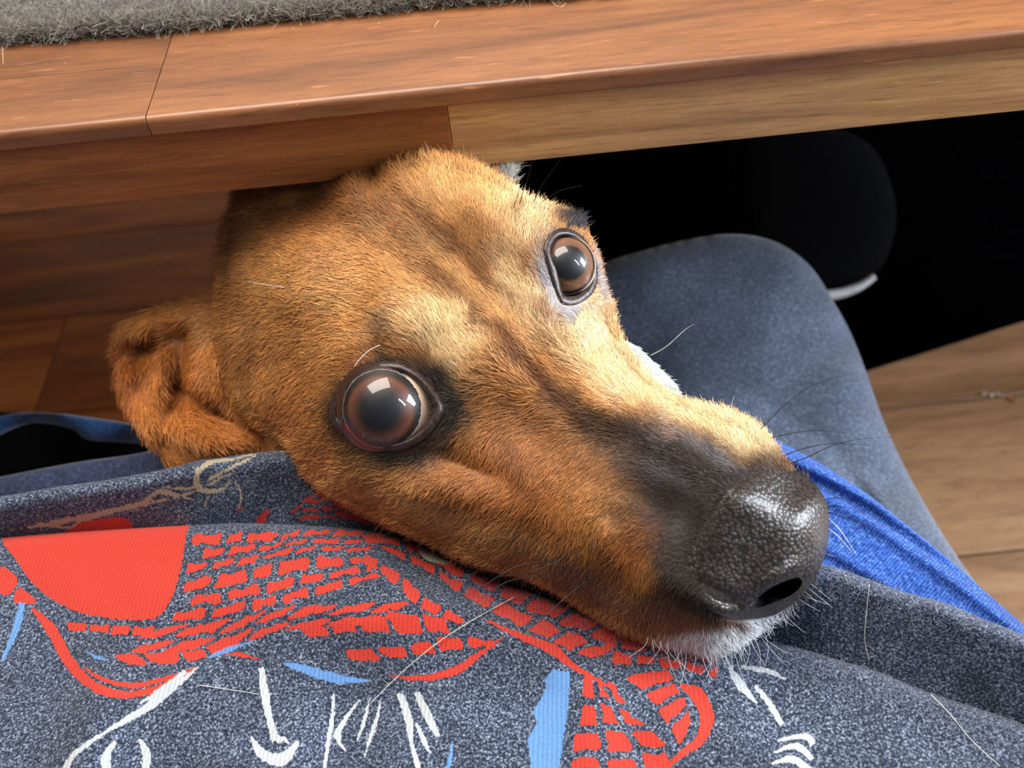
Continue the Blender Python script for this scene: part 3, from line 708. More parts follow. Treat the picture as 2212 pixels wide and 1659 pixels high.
shirt = sheet('t_shirt', front_top, frontD, SHIRT, R=26, step=2.6, colf=lambda x, y: paint(polys, x, y))
# back layer of the same shirt, bunched behind: dark
polys_all = polys; polys2 = []
def ink2(col, *ps):
    for p in ps: polys2.append((col, np.asarray(p)))
ink2(L((196, 60, 50)), spline([(140, 1150), (180, 1128), (270, 1118), (276, 1150), (150, 1162)], 4), stroke([(545, 1150), (566, 1120), (580, 1100)], [16, 18, 6]), stroke([(590, 1150), (600, 1130)], [18, 6]),
     *patch([(620, 1110), (660, 1072), (700, 1050), (730, 1050)], [(650, 1130), (700, 1120), (760, 1130), (860, 1150)], 4, 3, 4.5, .15, 13, stag=.4), stroke([(510, 1108), (520, 1100), (528, 1098)], [4, 8, 3]))
for pts_, w_l in (([(60, 1140), (140, 1125), (230, 1105), (330, 1080)], [6, 14, 10, 6]), ([(80, 1130), (150, 1140), (170, 1120)], [8, 6, 4]), ([(170, 1128), (290, 1096), (400, 1070)], [4, 6, 2]),
                  ([(300, 1090), (350, 1062), (420, 1080)], [8, 10, 3]), ([(330, 1056), (380, 1070), (430, 1060)], [5, 8, 3]), ([(350, 1052), (400, 1056), (430, 1050)], [3, 6, 3]),
                  ([(430, 1010), (424, 1040), (440, 1060), (480, 1056), (500, 1036)], [12, 14, 12, 7, 3]), ([(425, 1022), (450, 1000), (500, 992), (552, 980)], [6, 12, 6, 4]),
                  ([(450, 1036), (500, 1010), (552, 984)], [8, 8, 4]), ([(446, 1050), (480, 1032), (506, 1020)], [4, 6, 3]), ([(508, 1040), (520, 1070), (516, 1098)], [3, 5, 3]), ([(455, 1068), (446, 1080), (442, 1094)], [3, 4, 3]),
                  ([(604, 975), (612, 974), (620, 975)], [3, 5, 3])):
    ink2(L((176, 168, 146)), stroke(pts_, w_l))
back_top = [(-700, 1130), (-200, 1090), (0, 1072), (120, 1052), (240, 1035), (360, 1012), (440, 992), (520, 982), (600, 974), (660, 976), (740, 1000), (860, 1050), (1000, 1110), (1200, 1150), (1400, 1180), (1600, 1205), (1700, 1212), (1790, 1222),
            (1860, 1245), (1950, 1278), (2040, 1302), (2120, 1335), (2212, 1372), (2330, 1430), (2800, 1560)]
ftx = spline(np.array(front_top, float), 8, False); btx = spline(np.array(back_top, float), 8, False)
def backD(x, y):
    yf = np.interp(x, ftx[:, 0], ftx[:, 1]) + 12; yb = np.interp(x, btx[:, 0], btx[:, 1])
    t = np.clip((y - yb) / np.maximum(yf - yb, 20), 0, 1.6)
    hi = level(x, yb, Z0 - 0.014) ; lo = level(x, yf, Z0 + 0.010)
    d = hi + (lo - hi) * t ** 1.2 + 0.0012 * vnoise(x, y, 160, 33) + 0.0007 * vnoise(x, y, 60, 34)
    return under_head(np.maximum(d, 0), x, y)
SHIRTB = SHIRT
sheet('shirt_fold', back_top, backD, SHIRTB, R=34, step=3.6, bot=1560, colf=lambda x, y: paint(polys2, x, y))
# bright blue knit garment beyond the shirt
blue_top = [(1500, 905), (1560, 915), (1640, 935), (1700, 962), (1790, 1012), (1880, 1072), (1960, 1135), (2040, 1200), (2120, 1270), (2212, 1350), (2330, 1450), (2800, 1800)]
def blueD(x, y):
    s = (y - np.interp(x, [b[0] for b in blue_top], [b[1] for b in blue_top]))
    w = s + 0.10 * (x - 1700); d = level(x, y, Z0 + 0.022) + 0.0030 * np.cos(w / 52 * 2 * math.pi) * (.5 + .5 * np.sin(w / 37 + 1))
    return d + 0.0004 * vnoise(x, y, 160, 35)
sheet('undershirt', blue_top, blueD, BLUE, R=26, step=7.0, bot=1900, x0=1500, x1=2800, back=0.03)

# ================================================================== THE DOG
dog = empty('dog', tuple(P(900, 800, .33)), 'tan and dark-muzzled dog resting its head on the shirt, looking up from under the table', 'dog')
TAN, GOLD, PALE, BROWN, RUST, DARK, BLACK, WHITE, GREYF = [L(c) for c in ((190, 134, 76), (214, 168, 108), (232, 208, 164), (126, 76, 36), (148, 84, 38), (38, 29, 25), (22, 22, 22), (240, 242, 246), (150, 150, 158))]
dabs = [  # x, y, rx, ry, ang, colour, strength : coat markings, plus painted sheen and furrow shade
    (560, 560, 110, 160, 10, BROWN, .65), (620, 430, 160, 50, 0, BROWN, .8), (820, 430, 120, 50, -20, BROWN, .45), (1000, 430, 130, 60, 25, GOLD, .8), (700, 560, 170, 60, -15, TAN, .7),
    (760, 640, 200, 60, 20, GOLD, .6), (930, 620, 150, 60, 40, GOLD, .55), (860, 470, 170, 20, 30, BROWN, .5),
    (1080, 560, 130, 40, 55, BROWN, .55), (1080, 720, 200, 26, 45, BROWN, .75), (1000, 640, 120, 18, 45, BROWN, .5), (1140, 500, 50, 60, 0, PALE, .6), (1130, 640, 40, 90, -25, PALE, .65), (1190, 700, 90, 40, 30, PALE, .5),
    (945, 715, 80, 55, 30, PALE, .75), (1010, 770, 55, 60, 20, PALE, .6), (1140, 440, 70, 26, 20, PALE, .6),
    (1270, 720, 60, 90, -25, PALE, .85), (1330, 790, 60, 60, 30, PALE, .6), (1390, 850, 110, 36, 30, PALE, .6), (1560, 920, 130, 34, 28, PALE, .95), (1650, 975, 40, 26, 45, PALE, .9),
    (560, 780, 60, 150, 0, GOLD, .35), (600, 860, 60, 60, 30, TAN, .3),
    (870, 1010, 200, 50, 10, GOLD, .25), (740, 1050, 90, 30, 25, GOLD, .35), (1000, 1000, 90, 90, 0, RUST, .55), (1130, 1060, 120, 120, 0, RUST, .55), (1000, 1120, 140, 50, 20, GOLD, .25), (1200, 1180, 140, 60, 25, RUST, .35),
    (1150, 900, 80, 40, 20, BROWN, .55), (1250, 880, 110, 30, 30, BROWN, .4),
    (1280, 1000, 150, 60, 35, BROWN, .45), (1290, 905, 120, 22, 32, DARK, .5),
    (990, 540, 230, 12, 44, L((122, 72, 36)), .55), (880, 560, 140, 14, 30, L((140, 92, 50)), .5), (900, 520, 160, 22, 20, L((120, 84, 50)), .45), (1150, 800, 130, 14, 48, L((104, 60, 30)), .65), (1200, 860, 90, 12, 40, L((96, 58, 34)), .55),  # dark streaks deepen the forehead furrows by colour
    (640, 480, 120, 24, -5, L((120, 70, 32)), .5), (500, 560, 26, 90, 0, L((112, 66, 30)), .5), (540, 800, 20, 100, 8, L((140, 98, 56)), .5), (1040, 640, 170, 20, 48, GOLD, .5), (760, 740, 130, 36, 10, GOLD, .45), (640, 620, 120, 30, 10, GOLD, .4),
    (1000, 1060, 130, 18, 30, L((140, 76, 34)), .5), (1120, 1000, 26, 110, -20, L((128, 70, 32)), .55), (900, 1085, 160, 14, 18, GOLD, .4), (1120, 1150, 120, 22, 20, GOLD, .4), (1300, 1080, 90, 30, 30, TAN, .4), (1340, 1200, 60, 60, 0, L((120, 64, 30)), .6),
    # dark mask on the muzzle
    (1400, 985, 150, 36, 30, DARK, .85), (1500, 1010, 150, 60, 30, DARK, .9), (1560, 1120, 170, 130, 20, DARK, 1.0), (1440, 1090, 70, 60, 0, DARK, .8), (1480, 1230, 70, 110, 30, BLACK, .9), (1560, 1290, 90, 40, 20, BLACK, .9),
    (1470, 1180, 80, 60, 0, DARK, .8), (1330, 1110, 26, 18, 0, DARK, .5), (1380, 1160, 50, 60, 0, RUST, .5),
    (1340, 1270, 140, 50, 25, BROWN, .6), (1400, 1310, 120, 30, 15, L((130, 96, 66)), .55), (1250, 1240, 60, 40, 20, L((120, 84, 64)), .5),
    (1450, 1030, 80, 20, 30, GREYF, .55), (1530, 970, 90, 16, 30, GREYF, .4),  # grey dabs: highlight on the muzzle bridge, painted into the coat
    (1560, 1382, 140, 26, -8, WHITE, 1.0), (1440, 1388, 110, 16, 5, WHITE, .8), (1690, 1330, 60, 22, -35, WHITE, 1.0), (1640, 1358, 60, 20, -25, WHITE, 1.0),
    # around the near eye
    (838, 880, 130, 102, 0, DARK, .85), (960, 850, 70, 46, 40, DARK, 1.0), (975, 880, 60, 40, 0, DARK, 1.0), (930, 960, 80, 34, -30, DARK, .8), (880, 985, 70, 16, -8, DARK, .7),
    (842, 712, 30, 24, 30, DARK, .5), (790, 770, 80, 18, -20, RUST, .6), (880, 765, 50, 14, 20, RUST, .6),
    # around the far eye
    (1190, 610, 22, 70, -14, GREYF, .9), (1235, 668, 50, 24, 20, GREYF, .95), (1230, 480, 34, 18, 30, L((40, 42, 52)), .9), (1290, 600, 14, 60, -8, GREYF, .8), (1150, 560, 14, 60, 10, BROWN, .5), (1110, 470, 16, 30, 20, DARK, .35), (1180, 690, 40, 16, 40, BROWN, .7), (1185, 520, 14, 36, 15, DARK, .6),
]
class Soft:
    def __init__(s, poly, blur, res=6.0):
        p = spline(poly, 5); s.lo = p.min(0) - 4 * blur; hi = p.max(0) + 4 * blur; s.res = res
        nx, ny = ((hi - s.lo) / res).astype(int) + 2; s.nx, s.ny = nx, ny
        gx, gy = np.meshgrid(s.lo[0] + np.arange(nx) * res, s.lo[1] + np.arange(ny) * res)
        g = inside(gx, gy, p).astype(float); n = max(1, int((blur / res) ** 2 * 2))
        for _ in range(n):
            g = (g + np.roll(g, 1, 0) + np.roll(g, -1, 0)) / 3; g = (g + np.roll(g, 1, 1) + np.roll(g, -1, 1)) / 3
        s.g = g
    def __call__(s, px, py):
        out = (px < s.lo[0]) | (py < s.lo[1]) | (px > s.lo[0] + (s.nx - 2) * s.res) | (py > s.lo[1] + (s.ny - 2) * s.res)
        return np.where(out, 0, Blob._bil(s, s.g, px, py))
MASK = Soft([(1330, 915), (1380, 915), (1420, 930), (1520, 965), (1600, 990), (1690, 1000), (1760, 1020), (1830, 1080), (1830, 1200), (1780, 1290), (1700, 1332), (1600, 1345), (1535, 1338), (1480, 1300), (1440, 1240), (1425, 1180), (1400, 1100), (1350, 1020)], 26)
EYEM = Soft([(712, 900), (722, 850), (770, 795), (830, 775), (900, 790), (940, 815), (985, 840), (1010, 870), (990, 900), (940, 950), (900, 985), (830, 990), (760, 960)], 9)
def coat(x, y):
    c = np.repeat(TAN[None], len(x), 0).copy()
    wx = x + vnoise(x, y, 28, 41) * 12; wy = y + vnoise(x, y, 28, 42) * 12
    for (dx_, dy_, rx, ry, a, cc, st) in dabs:
        w = (np.clip(gauss(wx, wy, dx_, dy_, rx, ry, a, 2.4) * 1.25, 0, 1) * st)[:, None]
        c = c * (1 - w) + cc * w
    c = c * 1.08
    w = MASK(wx, wy)[:, None]
    c = c * (1 - w) + DARK * w
    for (a_, b_, r1, r2, an, cc, st) in ((1450, 1026, 70, 16, 30, L((120, 118, 124)), .5), (1540, 985, 80, 12, 28, L((110, 106, 110)), .35), (1330, 960, 100, 30, 30, L((96, 66, 44)), .5), (1590, 1120, 120, 60, 10, L((64, 52, 46)), .4)):  # the grey dabs paint the sheen along the muzzle bridge
        w = (gauss(x, y, a_, b_, r1, r2, an) * st)[:, None]; c = c * (1 - w) + cc * w
    w = EYEM(wx, wy)[:, None] * .9
    c = c * (1 - w) + DARK * .8 * w
    w = (gauss(x, y, 1545, 1380, 190, 28, -5, 4) * .97)[:, None]; c = c * (1 - w) + WHITE * w
    w = (gauss(x, y, 1690, 1338, 70, 18, -35, 4) * .95)[:, None]; c = c * (1 - w) + WHITE * w
    return c
def coat_hair(x, y):
    c = coat(x, y); r = np.random.default_rng(len(x) + 3)
    v = np.exp(r.normal(0, 0.22, len(x))) * (1 + 0.10 * vnoise(x, y, 14, 43) + 0.10 * vnoise(x, y, 40, 44))
    c = c * v[:, None]
    # warmer and cooler individual hairs
    t = r.normal(0, 0.05, len(x)); c[:, 0] *= 1 + t * .5; c[:, 2] *= 1 - t
    return c
flow = [(1780, 1100, -.6, -.8), (1600, 1000, -.85, -.5), (1450, 940, -.8, -.3), (1550, 900, -.5, -.85), (1640, 930, -.3, -.95), (1400, 860, -.5, -.8), (1350, 900, -.85, -.5), (1250, 860, -.9, -.5), (1330, 760, -.5, -.85), (1150, 820, -.8, -.6), (1280, 700, -.2, -.6), (1050, 700, -.65, -.75),
        (1100, 600, -.45, -.9), (1150, 650, -.4, -.9), (1020, 500, -.35, -.9), (1080, 420, -.1, -1), (950, 380, -.35, -.95), (860, 400, -.6, -.8), (850, 480, -.85, -.45), (900, 600, -.85, -.45), (950, 760, -.3, -.9), (1010, 780, -.4, -.8), (860, 740, -.8, -.5), (760, 620, -1, -.1), (600, 520, -.95, .05),
        (620, 640, -.95, .3), (560, 760, -.6, .75), (600, 850, -.7, .7), (680, 760, -.85, .45), (700, 860, -.8, .6), (530, 620, -.9, .35), (650, 960, -.8, .5), (720, 1020, -.95, .25), (830, 1020, -1, .15), (950, 1000, -.75, .6), (1000, 950, -.5, .8), (1050, 880, -.8, .3), (1100, 980, -.4, .9), (1180, 900, -.8, .2),
        (1230, 980, -.6, .7), (1300, 1020, -.7, .6), (1200, 1100, -.5, .8), (1050, 1100, -.8, .55), (900, 1090, -.9, .35), (1300, 1200, -.4, .9), (1250, 1250, -.4, .85), (1400, 1100, -.8, .4), (1400, 1250, -.35, .9), (1450, 1330, -.2, 1), (1560, 1380, .1, 1), (1680, 1320, .6, .8), (1600, 1250, -.6, .7), (1500, 1150, -.7, .3),
        (1190, 600, -.5, -.7), (1240, 670, .5, .8), (1300, 620, .9, -.2), (1230, 470, .5, -.85), (1180, 470, .1, -1), (1480, 1050, -.9, -.2)]
def fdir(x, y):
    d = idw(x, y, flow, 4.0, 18.0); a = vnoise(x, y, 46, 45) * 0.32 + vnoise(x, y, 18, 46) * .18
    return np.stack([d[:, 0] * np.cos(a) - d[:, 1] * np.sin(a), d[:, 0] * np.sin(a) + d[:, 1] * np.cos(a)], 1)
nose_reg = spline([(1722, 1018), (1680, 1040), (1650, 1080), (1610, 1130), (1570, 1180), (1530, 1240), (1530, 1290), (1560, 1325), (1590, 1338), (1640, 1340), (1690, 1322), (1740, 1280), (1775, 1225), (1795, 1180), (1800, 1120), (1785, 1060), (1745, 1020)], 5)
def flen(x, y):
    l = np.full(len(x), 0.0042)
    l = l - 0.0022 * gauss(x, y, 1560, 1130, 230, 190) - 0.0012 * gauss(x, y, 1300, 1000, 250, 150, 30) - .002 * gauss(x, y, 838, 880, 150, 120, 0, 4) - .0022 * gauss(x, y, 1235, 580, 85, 110, 0, 4)
    l = l + 0.0022 * gauss(x, y, 930, 365, 170, 40) + 0.0028 * gauss(x, y, 1560, 1385, 200, 26) + .0008 * gauss(x, y, 950, 740, 90, 60)
    return np.maximum(l, 0.0009)
def rej(x, y):
    return inside(x, y, eyeL) | inside(x, y, eyeR) | (inside(x, y, nose_reg))
nostril_hole = spline([(1610, 1314), (1634, 1280), (1664, 1260), (1696, 1244), (1726, 1238), (1740, 1256), (1728, 1284), (1700, 1304), (1668, 1318), (1640, 1324)], 5)
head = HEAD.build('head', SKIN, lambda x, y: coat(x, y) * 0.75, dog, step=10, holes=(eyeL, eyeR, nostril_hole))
FP, FR, FC, FQ = HEAD.fur(150000, coat_hair, fdir, flen, lift=0.30, rad=0.00011, reject=rej, seed=2, jit=.16, curl=.10)
# extra hairs close to the outline, both sides, so the silhouette reads as fur
E1 = HEAD.fur(26000, coat_hair, fdir, lambda x, y: flen(x, y) * 1.0, lift=0.6, rad=0.00009, reject=rej, seed=3, jit=.3, curl=.15, dens=lambda x, y: (HEAD.T(x, y) < 95) * 1.0)
E2 = HEAD.fur(26000, coat_hair, fdir, lambda x, y: flen(x, y) * 1.0, lift=0.5, rad=0.00011, seed=4, jit=.3, front=False)
LS = HEAD.fur(150, lambda x, y: np.repeat(L((26, 28, 38))[None], len(x), 0), lambda x, y: np.repeat([[.55, -.75]], len(x), 0), lambda x, y: np.full(len(x), .0052), lift=.7, rad=.0001, seed=31, jit=.3, curl=.2,
              dens=lambda x, y: gauss(x, y, 1236, 482, 26, 14, 25, 4) * .9, reject=rej)
CH = HEAD.fur(5000, lambda x, y: np.repeat(WHITE[None], len(x), 0) * np.random.default_rng(5).uniform(.7, 1, (len(x), 1)), lambda x, y: np.repeat([[-.05, 1.0]], len(x), 0) + np.c_[(x - 1500) / 500, x * 0], lambda x, y: np.full(len(x), .0058), lift=.35, rad=.0001, seed=32, jit=.25, curl=.2,
              dens=lambda x, y: np.clip(gauss(x, y, 1540, 1376, 170, 20, -6, 4) + gauss(x, y, 1690, 1335, 60, 16, -35, 4), 0, 1), reject=rej)
hs_ = [(FP, FR, FC), E1, E2, LS, CH]
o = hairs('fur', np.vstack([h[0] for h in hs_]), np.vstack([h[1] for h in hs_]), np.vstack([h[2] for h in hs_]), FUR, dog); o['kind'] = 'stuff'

# ---- ears
EARC = lambda x, y: (lambda c: c)(earcol(x, y))
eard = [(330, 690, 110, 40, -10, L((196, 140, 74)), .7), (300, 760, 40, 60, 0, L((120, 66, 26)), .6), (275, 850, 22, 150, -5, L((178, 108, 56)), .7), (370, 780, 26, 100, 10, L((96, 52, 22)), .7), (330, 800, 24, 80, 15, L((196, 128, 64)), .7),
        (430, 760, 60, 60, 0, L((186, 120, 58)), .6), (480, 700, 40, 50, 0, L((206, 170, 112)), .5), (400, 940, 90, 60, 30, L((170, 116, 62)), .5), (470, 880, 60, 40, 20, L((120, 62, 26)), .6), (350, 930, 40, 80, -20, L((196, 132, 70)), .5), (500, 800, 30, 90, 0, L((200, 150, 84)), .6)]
def earcol(x, y):
    c = np.repeat(L((168, 104, 48))[None], len(x), 0).copy()
    for (a, b, rx, ry, an, cc, st) in eard:
        w = (gauss(x + vnoise(x, y, 20, 51) * 8, y, a, b, rx, ry, an) * st)[:, None]; c = c * (1 - w) + cc * w
    return c * 1.3
def earhair(x, y):
    r = np.random.default_rng(len(x)); return earcol(x, y) * np.exp(r.normal(0, .25, len(x)))[:, None]
earp = [(520, 640), (470, 640), (420, 652), (370, 660), (320, 668), (285, 684), (262, 712), (250, 750), (252, 800), (262, 850), (285, 895), (310, 930), (335, 958), (352, 985), (372, 1000), (410, 992), (470, 984), (530, 988), (560, 975), (570, 930), (560, 880), (560, 800), (560, 700)]
EAR = Blob(earp, [(520, 640, .312), (560, 800, .312), (300, 700, .318), (252, 800, .318), (352, 985, .300), (470, 960, .292), (560, 980, .300), (430, 820, .306), (480, 800, .310)], k=.5, kb=.35, tmax=90, res=4.0,
           bumps=[(300, 755, 60, 22, -18, -.007), (395, 800, 30, 110, 12, -.008), (440, 870, 90, 22, 40, -.007), (330, 700, 110, 22, -8, .005), (272, 850, 18, 130, -6, .005), (460, 800, 50, 70, 0, .007), (345, 830, 18, 90, 12, .006), (430, 940, 100, 26, 20, .005), (540, 780, 22, 140, 0, .004), (500, 900, 60, 24, 30, -.006)])
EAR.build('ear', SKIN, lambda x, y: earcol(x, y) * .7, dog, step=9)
eflow = [(520, 650, -.9, .1), (400, 670, -.95, .15), (280, 700, -.6, .7), (258, 800, -.05, 1), (290, 900, .4, .9), (360, 990, .7, .7), (430, 760, -.5, .85), (380, 850, .1, 1), (420, 920, .6, .75), (500, 960, .9, .35), (330, 820, .05, 1), (500, 780, -.3, .95), (540, 880, -.3, .9)]
e1 = EAR.fur(26000, earhair, lambda x, y: idw(x, y, eflow, 4, 18), lambda x, y: np.full(len(x), .0068), lift=.25, rad=.00012, jit=.22, seed=6, curl=.15)
e2 = EAR.fur(8000, earhair, lambda x, y: idw(x, y, eflow, 4, 18), lambda x, y: np.full(len(x), .006), lift=.3, rad=.00012, jit=.3, seed=7, front=False)
# far ear, a pale tip showing above the crown
EAR2 = Blob([(1020, 300), (1080, 290), (1110, 320), (1112, 360), (1106, 390), (1092, 412), (1060, 420), (1020, 400), (990, 360)], [(1050, 340, .290), (1090, 400, .286)], k=.5, kb=.4, tmax=40, res=3.0)
pale = lambda x, y: np.repeat(L((206, 204, 196))[None], len(x), 0) * (1 + .3 * vnoise(x, y, 12, 61))[:, None]
EAR2.build('ear', SKIN, pale, dog, step=8)
e3 = EAR2.fur(2500, pale, lambda x, y: np.repeat([[.3, -.9]], len(x), 0), lambda x, y: np.full(len(x), .005), lift=.4, rad=.00011, jit=.4, seed=8)
# white far jowl behind the muzzle
JOWL = Blob([(1330, 735), (1365, 742), (1395, 765), (1425, 795), (1452, 822), (1467, 850), (1462, 875), (1400, 900), (1330, 850), (1310, 780)], [(1390, 800, .275), (1460, 860, .272)], k=.6, kb=.6, tmax=50, res=3.0)
wj = lambda x, y: np.repeat(L((206, 218, 212))[None], len(x), 0) * (1 + .2 * vnoise(x, y, 10, 62))[:, None]
jb = JOWL.build('jowl', SKIN, wj, dog, step=8); jb['label'] = 'white-furred far jowl'
e4 = JOWL.fur(4000, wj, lambda x, y: np.repeat([[.5, .6]], len(x), 0), lambda x, y: np.full(len(x), .0024), lift=.3, rad=.0001, jit=.3, seed=9)
o = hairs('ear_fur', np.vstack([e1[0], e2[0], e3[0], e4[0]]), np.vstack([e1[1], e2[1], e3[1], e4[1]]), np.vstack([e1[2], e2[2], e3[2], e4[2]]), FUR, dog); o['kind'] = 'stuff'

# ---- nose leather with its nostrils
def nose_mat():
    k = NT('nose_leather'); co = k.coord((1, 1, 1))
    nz = k.n('ShaderNodeTexNoise', Scale=300.0); k.l(co, nz.inputs['Vector'])
    mx = k.n('ShaderNodeVectorMath', operation='MULTIPLY_ADD'); k.l(nz.outputs['Color'], mx.inputs[0]); mx.inputs[1].default_value = (.0007,) * 3; k.l(co, mx.inputs[2])
    v = k.n('ShaderNodeTexVoronoi', Scale=980.0, feature='SMOOTH_F1'); v.inputs['Smoothness'].default_value = .3; k.l(mx.outputs[0], v.inputs['Vector'])
    g = k.ramp(v.outputs['Distance'], [(0.15, (1,) * 3), (0.75, (0,) * 3)])
    c = k.mix(g, tuple(L((22, 18, 18))), tuple(L((62, 52, 48)))); k.l(c, k.b.inputs['Base Color'])
    k.set(Roughness=.42, Specular_IOR_Level=.6, Coat_Weight=.3, Coat_Roughness=.32); k.bump(g, 0.6, 0.0003); return k.m
NOSEM = nose_mat()
nosep = [(1716, 1014), (1690, 1002), (1640, 1006), (1590, 1040), (1545, 1090), (1508, 1150), (1482, 1210), (1484, 1262), (1512, 1304), (1556, 1330), (1600, 1337), (1640, 1336), (1680, 1326), (1718, 1300), (1752, 1262), (1776, 1218), (1789, 1170), (1791, 1130), (1787, 1090), (1770, 1056), (1744, 1030)]
nostril = spline([(1618, 1308), (1640, 1288), (1668, 1268), (1698, 1254), (1724, 1247), (1733, 1256), (1724, 1274), (1702, 1290), (1670, 1302), (1642, 1312)], 5)
NSOFT = Soft([(1716, 1004), (1640, 1000), (1590, 1036), (1545, 1088), (1508, 1150), (1480, 1210), (1482, 1264), (1510, 1308), (1550, 1370), (1700, 1420), (1900, 1300), (1900, 1000), (1800, 900), (1740, 960)], 22)
def noseaxis(x, y): return HEAD.D(x, y) + 0.0013 - 0.0021 * NSOFT(x, y)
NOSE = Blob(nosep, noseaxis, k=.05, kb=.25, res=4.0, tmax=None,
            bumps=[(1660, 1080, 90, 60, 40, .0012), (1700, 1190, 60, 70, 0, .0022), (1600, 1318, 80, 14, -12, .0012), (1560, 1290, 60, 18, 30, -.0016), (1700, 1316, 36, 10, -30, .0012), (1680, 1242, 60, 12, -28, .0012)])
NOSE.build('nose', NOSEM, pcol((30, 26, 26)), dog, step=7, holes=(nostril,), through=True)
NREG = Soft(nose_reg, 12)
nf = NOSE.fur(22000, lambda x, y: np.repeat(L((40, 32, 28))[None], len(x), 0) * np.exp(np.random.default_rng(4).normal(0, .3, len(x)))[:, None], fdir, lambda x, y: np.full(len(x), .0014), lift=.18, rad=.00008, jit=.25, seed=12,
              dens=lambda x, y: np.clip(1 - 1.25 * NREG(x, y), 0, 1) * (x + y < 2860), reject=lambda x, y: inside(x, y, nostril_hole))
o = hairs('nose_fur', nf[0], nf[1], nf[2], FUR, dog); o['kind'] = 'stuff'
NMAT = plain('nostril_lining', (12, 9, 9), .6)
q = np.vstack([resample(nostril, 6)]); cx_, cy_ = q.mean(0); vv = []; rings = 6
for j in range(rings):
    s_ = 1.03 - 0.17 * j; x_ = cx_ + (q[:, 0] - cx_) * s_ - 4 * j; y_ = cy_ + (q[:, 1] - cy_) * s_ - 1 * j
    vv.append(P(x_, y_, NOSE.D(q[:, 0], q[:, 1]) + 0.0002 + .0022 * j))
nn_ = len(q); vv = np.vstack(vv); ff = [(j * nn_ + i, j * nn_ + (i + 1) % nn_, (j + 1) * nn_ + (i + 1) % nn_, (j + 1) * nn_ + i) for j in range(rings - 1) for i in range(nn_)]
ff.append(tuple((rings - 1) * nn_ + i for i in range(nn_)))
mesh('nostril', vv, ff, NMAT, dog)

# ---- eyes
def eye_mat(name, iris_in, iris_out, pr=0.93, ir=0.63, sclera=(196, 170, 146)):
    k = NT(name); tc = k.n('ShaderNodeTexCoord'); sx = k.n('ShaderNodeSeparateXYZ'); nm = k.n('ShaderNodeVectorMath', operation='NORMALIZE')
    k.l(tc.outputs['Object'], nm.inputs[0]); k.l(nm.outputs[0], sx.inputs[0])
    ac = k.n('ShaderNodeMath', operation='ARCCOSINE'); k.l(sx.outputs[2], ac.inputs[0])
    sc_ = k.n('ShaderNodeMath', operation='MULTIPLY'); sc_.inputs[1].default_value = 1 / 1.6; k.l(ac.outputs[0], sc_.inputs[0])
    nz = k.n('ShaderNodeTexNoise', Scale=14.0, Detail=5.0); k.l(nm.outputs[0], nz.inputs['Vector'])
    ad = k.n('ShaderNodeMath', operation='MULTIPLY_ADD'); ad.inputs[1].default_value = .05; k.l(nz.outputs[0], ad.inputs[0]); k.l(sc_.outputs[0], ad.inputs[2])
    s0 = pr; s1 = ir
    c = k.ramp(ad.outputs[0], [(0, tuple(L((8, 12, 26)))), (s0, tuple(L((8, 9, 15)))), (s0 + .05, tuple(L(iris_in))), (s1 - .06, tuple(L(iris_out))), (s1, tuple(L((20, 12, 10)))), (s1 + .07, tuple(L((22, 14, 12)))), (s1 + .085, (1, 1, 1))])
    side = k.ramp(sx.outputs[0], [(.38, tuple(L((40, 22, 16)))), (.52, tuple(L(sclera)))])
    out = k.ramp(ad.outputs[0], [(s1 + .07, (0, 0, 0)), (s1 + .085, (1, 1, 1))])
    c = k.mix(out, c, side); k.l(c, k.b.inputs['Base Color'])
    k.set(Roughness=.5, Specular_IOR_Level=.5, Coat_Weight=1.0, Coat_Roughness=.015, Coat_IOR=1.45); return k.m
def eyeball(cx, cy, Dc, rad, gaze, mat, label=None):
    c = P(cx, cy, Dc); g = Vector((R3 @ (np.array(gaze) / np.linalg.norm(gaze))).tolist())
    gx_ = Vector(Rw.tolist()); yy_ = g.cross(gx_).normalized(); xx_ = yy_.cross(g).normalized()
    rot = Matrix([[xx_[i], yy_[i], g[i]] for i in range(3)])
    nu, nv = 48, 32; v = []; f = []
    for j in range(nv + 1):
        th = math.pi * j / nv
        bulge = 1 + 0.045 * math.exp(-(th / 0.62) ** 4)
        for i in range(nu):
            ph = 2 * math.pi * i / nu
            v.append((rad * bulge * math.sin(th) * math.cos(ph), rad * bulge * math.sin(th) * math.sin(ph), rad * bulge * math.cos(th)))
    for j in range(nv):
        for i in range(nu):
            f.append((j * nu + i, (j + 1) * nu + i, (j + 1) * nu + (i + 1) % nu, j * nu + (i + 1) % nu))
    me = bpy.data.meshes.new('eye'); me.from_pydata(v, [], f); me.polygons.foreach_set('use_smooth', np.full(len(f), True)); me.materials.append(mat)
    o = bpy.data.objects.new('eye', me); COL.objects.link(o); o.parent = dog
    o.matrix_local = Matrix.Translation(Vector((c - np.array(dog.location)).tolist())) @ rot.to_4x4()
    return o
RL = 0.0148; RR = 0.0096
EL = eyeball(836, 878, DL + 0.0100, RL, (0.01, -0.03, 1), eye_mat('near_eye', (52, 24, 14), (92, 46, 26), .235, .45, (220, 190, 166)))
ER = eyeball(1215, 578, DR + 0.0064, RR, (0.16, 0.02, 1), eye_mat('far_eye', (96, 60, 40), (122, 82, 56), .32, .60))
LIDM = NT('eyelid_skin'); LIDM.set(Base_Color=(*L((44, 32, 30)), 1), Roughness=.40, Specular_IOR_Level=.5)
nz = LIDM.n('ShaderNodeTexNoise', Scale=700.0, Detail=4.0); LIDM.l(LIDM.coord((1, 1, 1)), nz.inputs['Vector']); LIDM.bump(nz.outputs[0], .4, .0004)
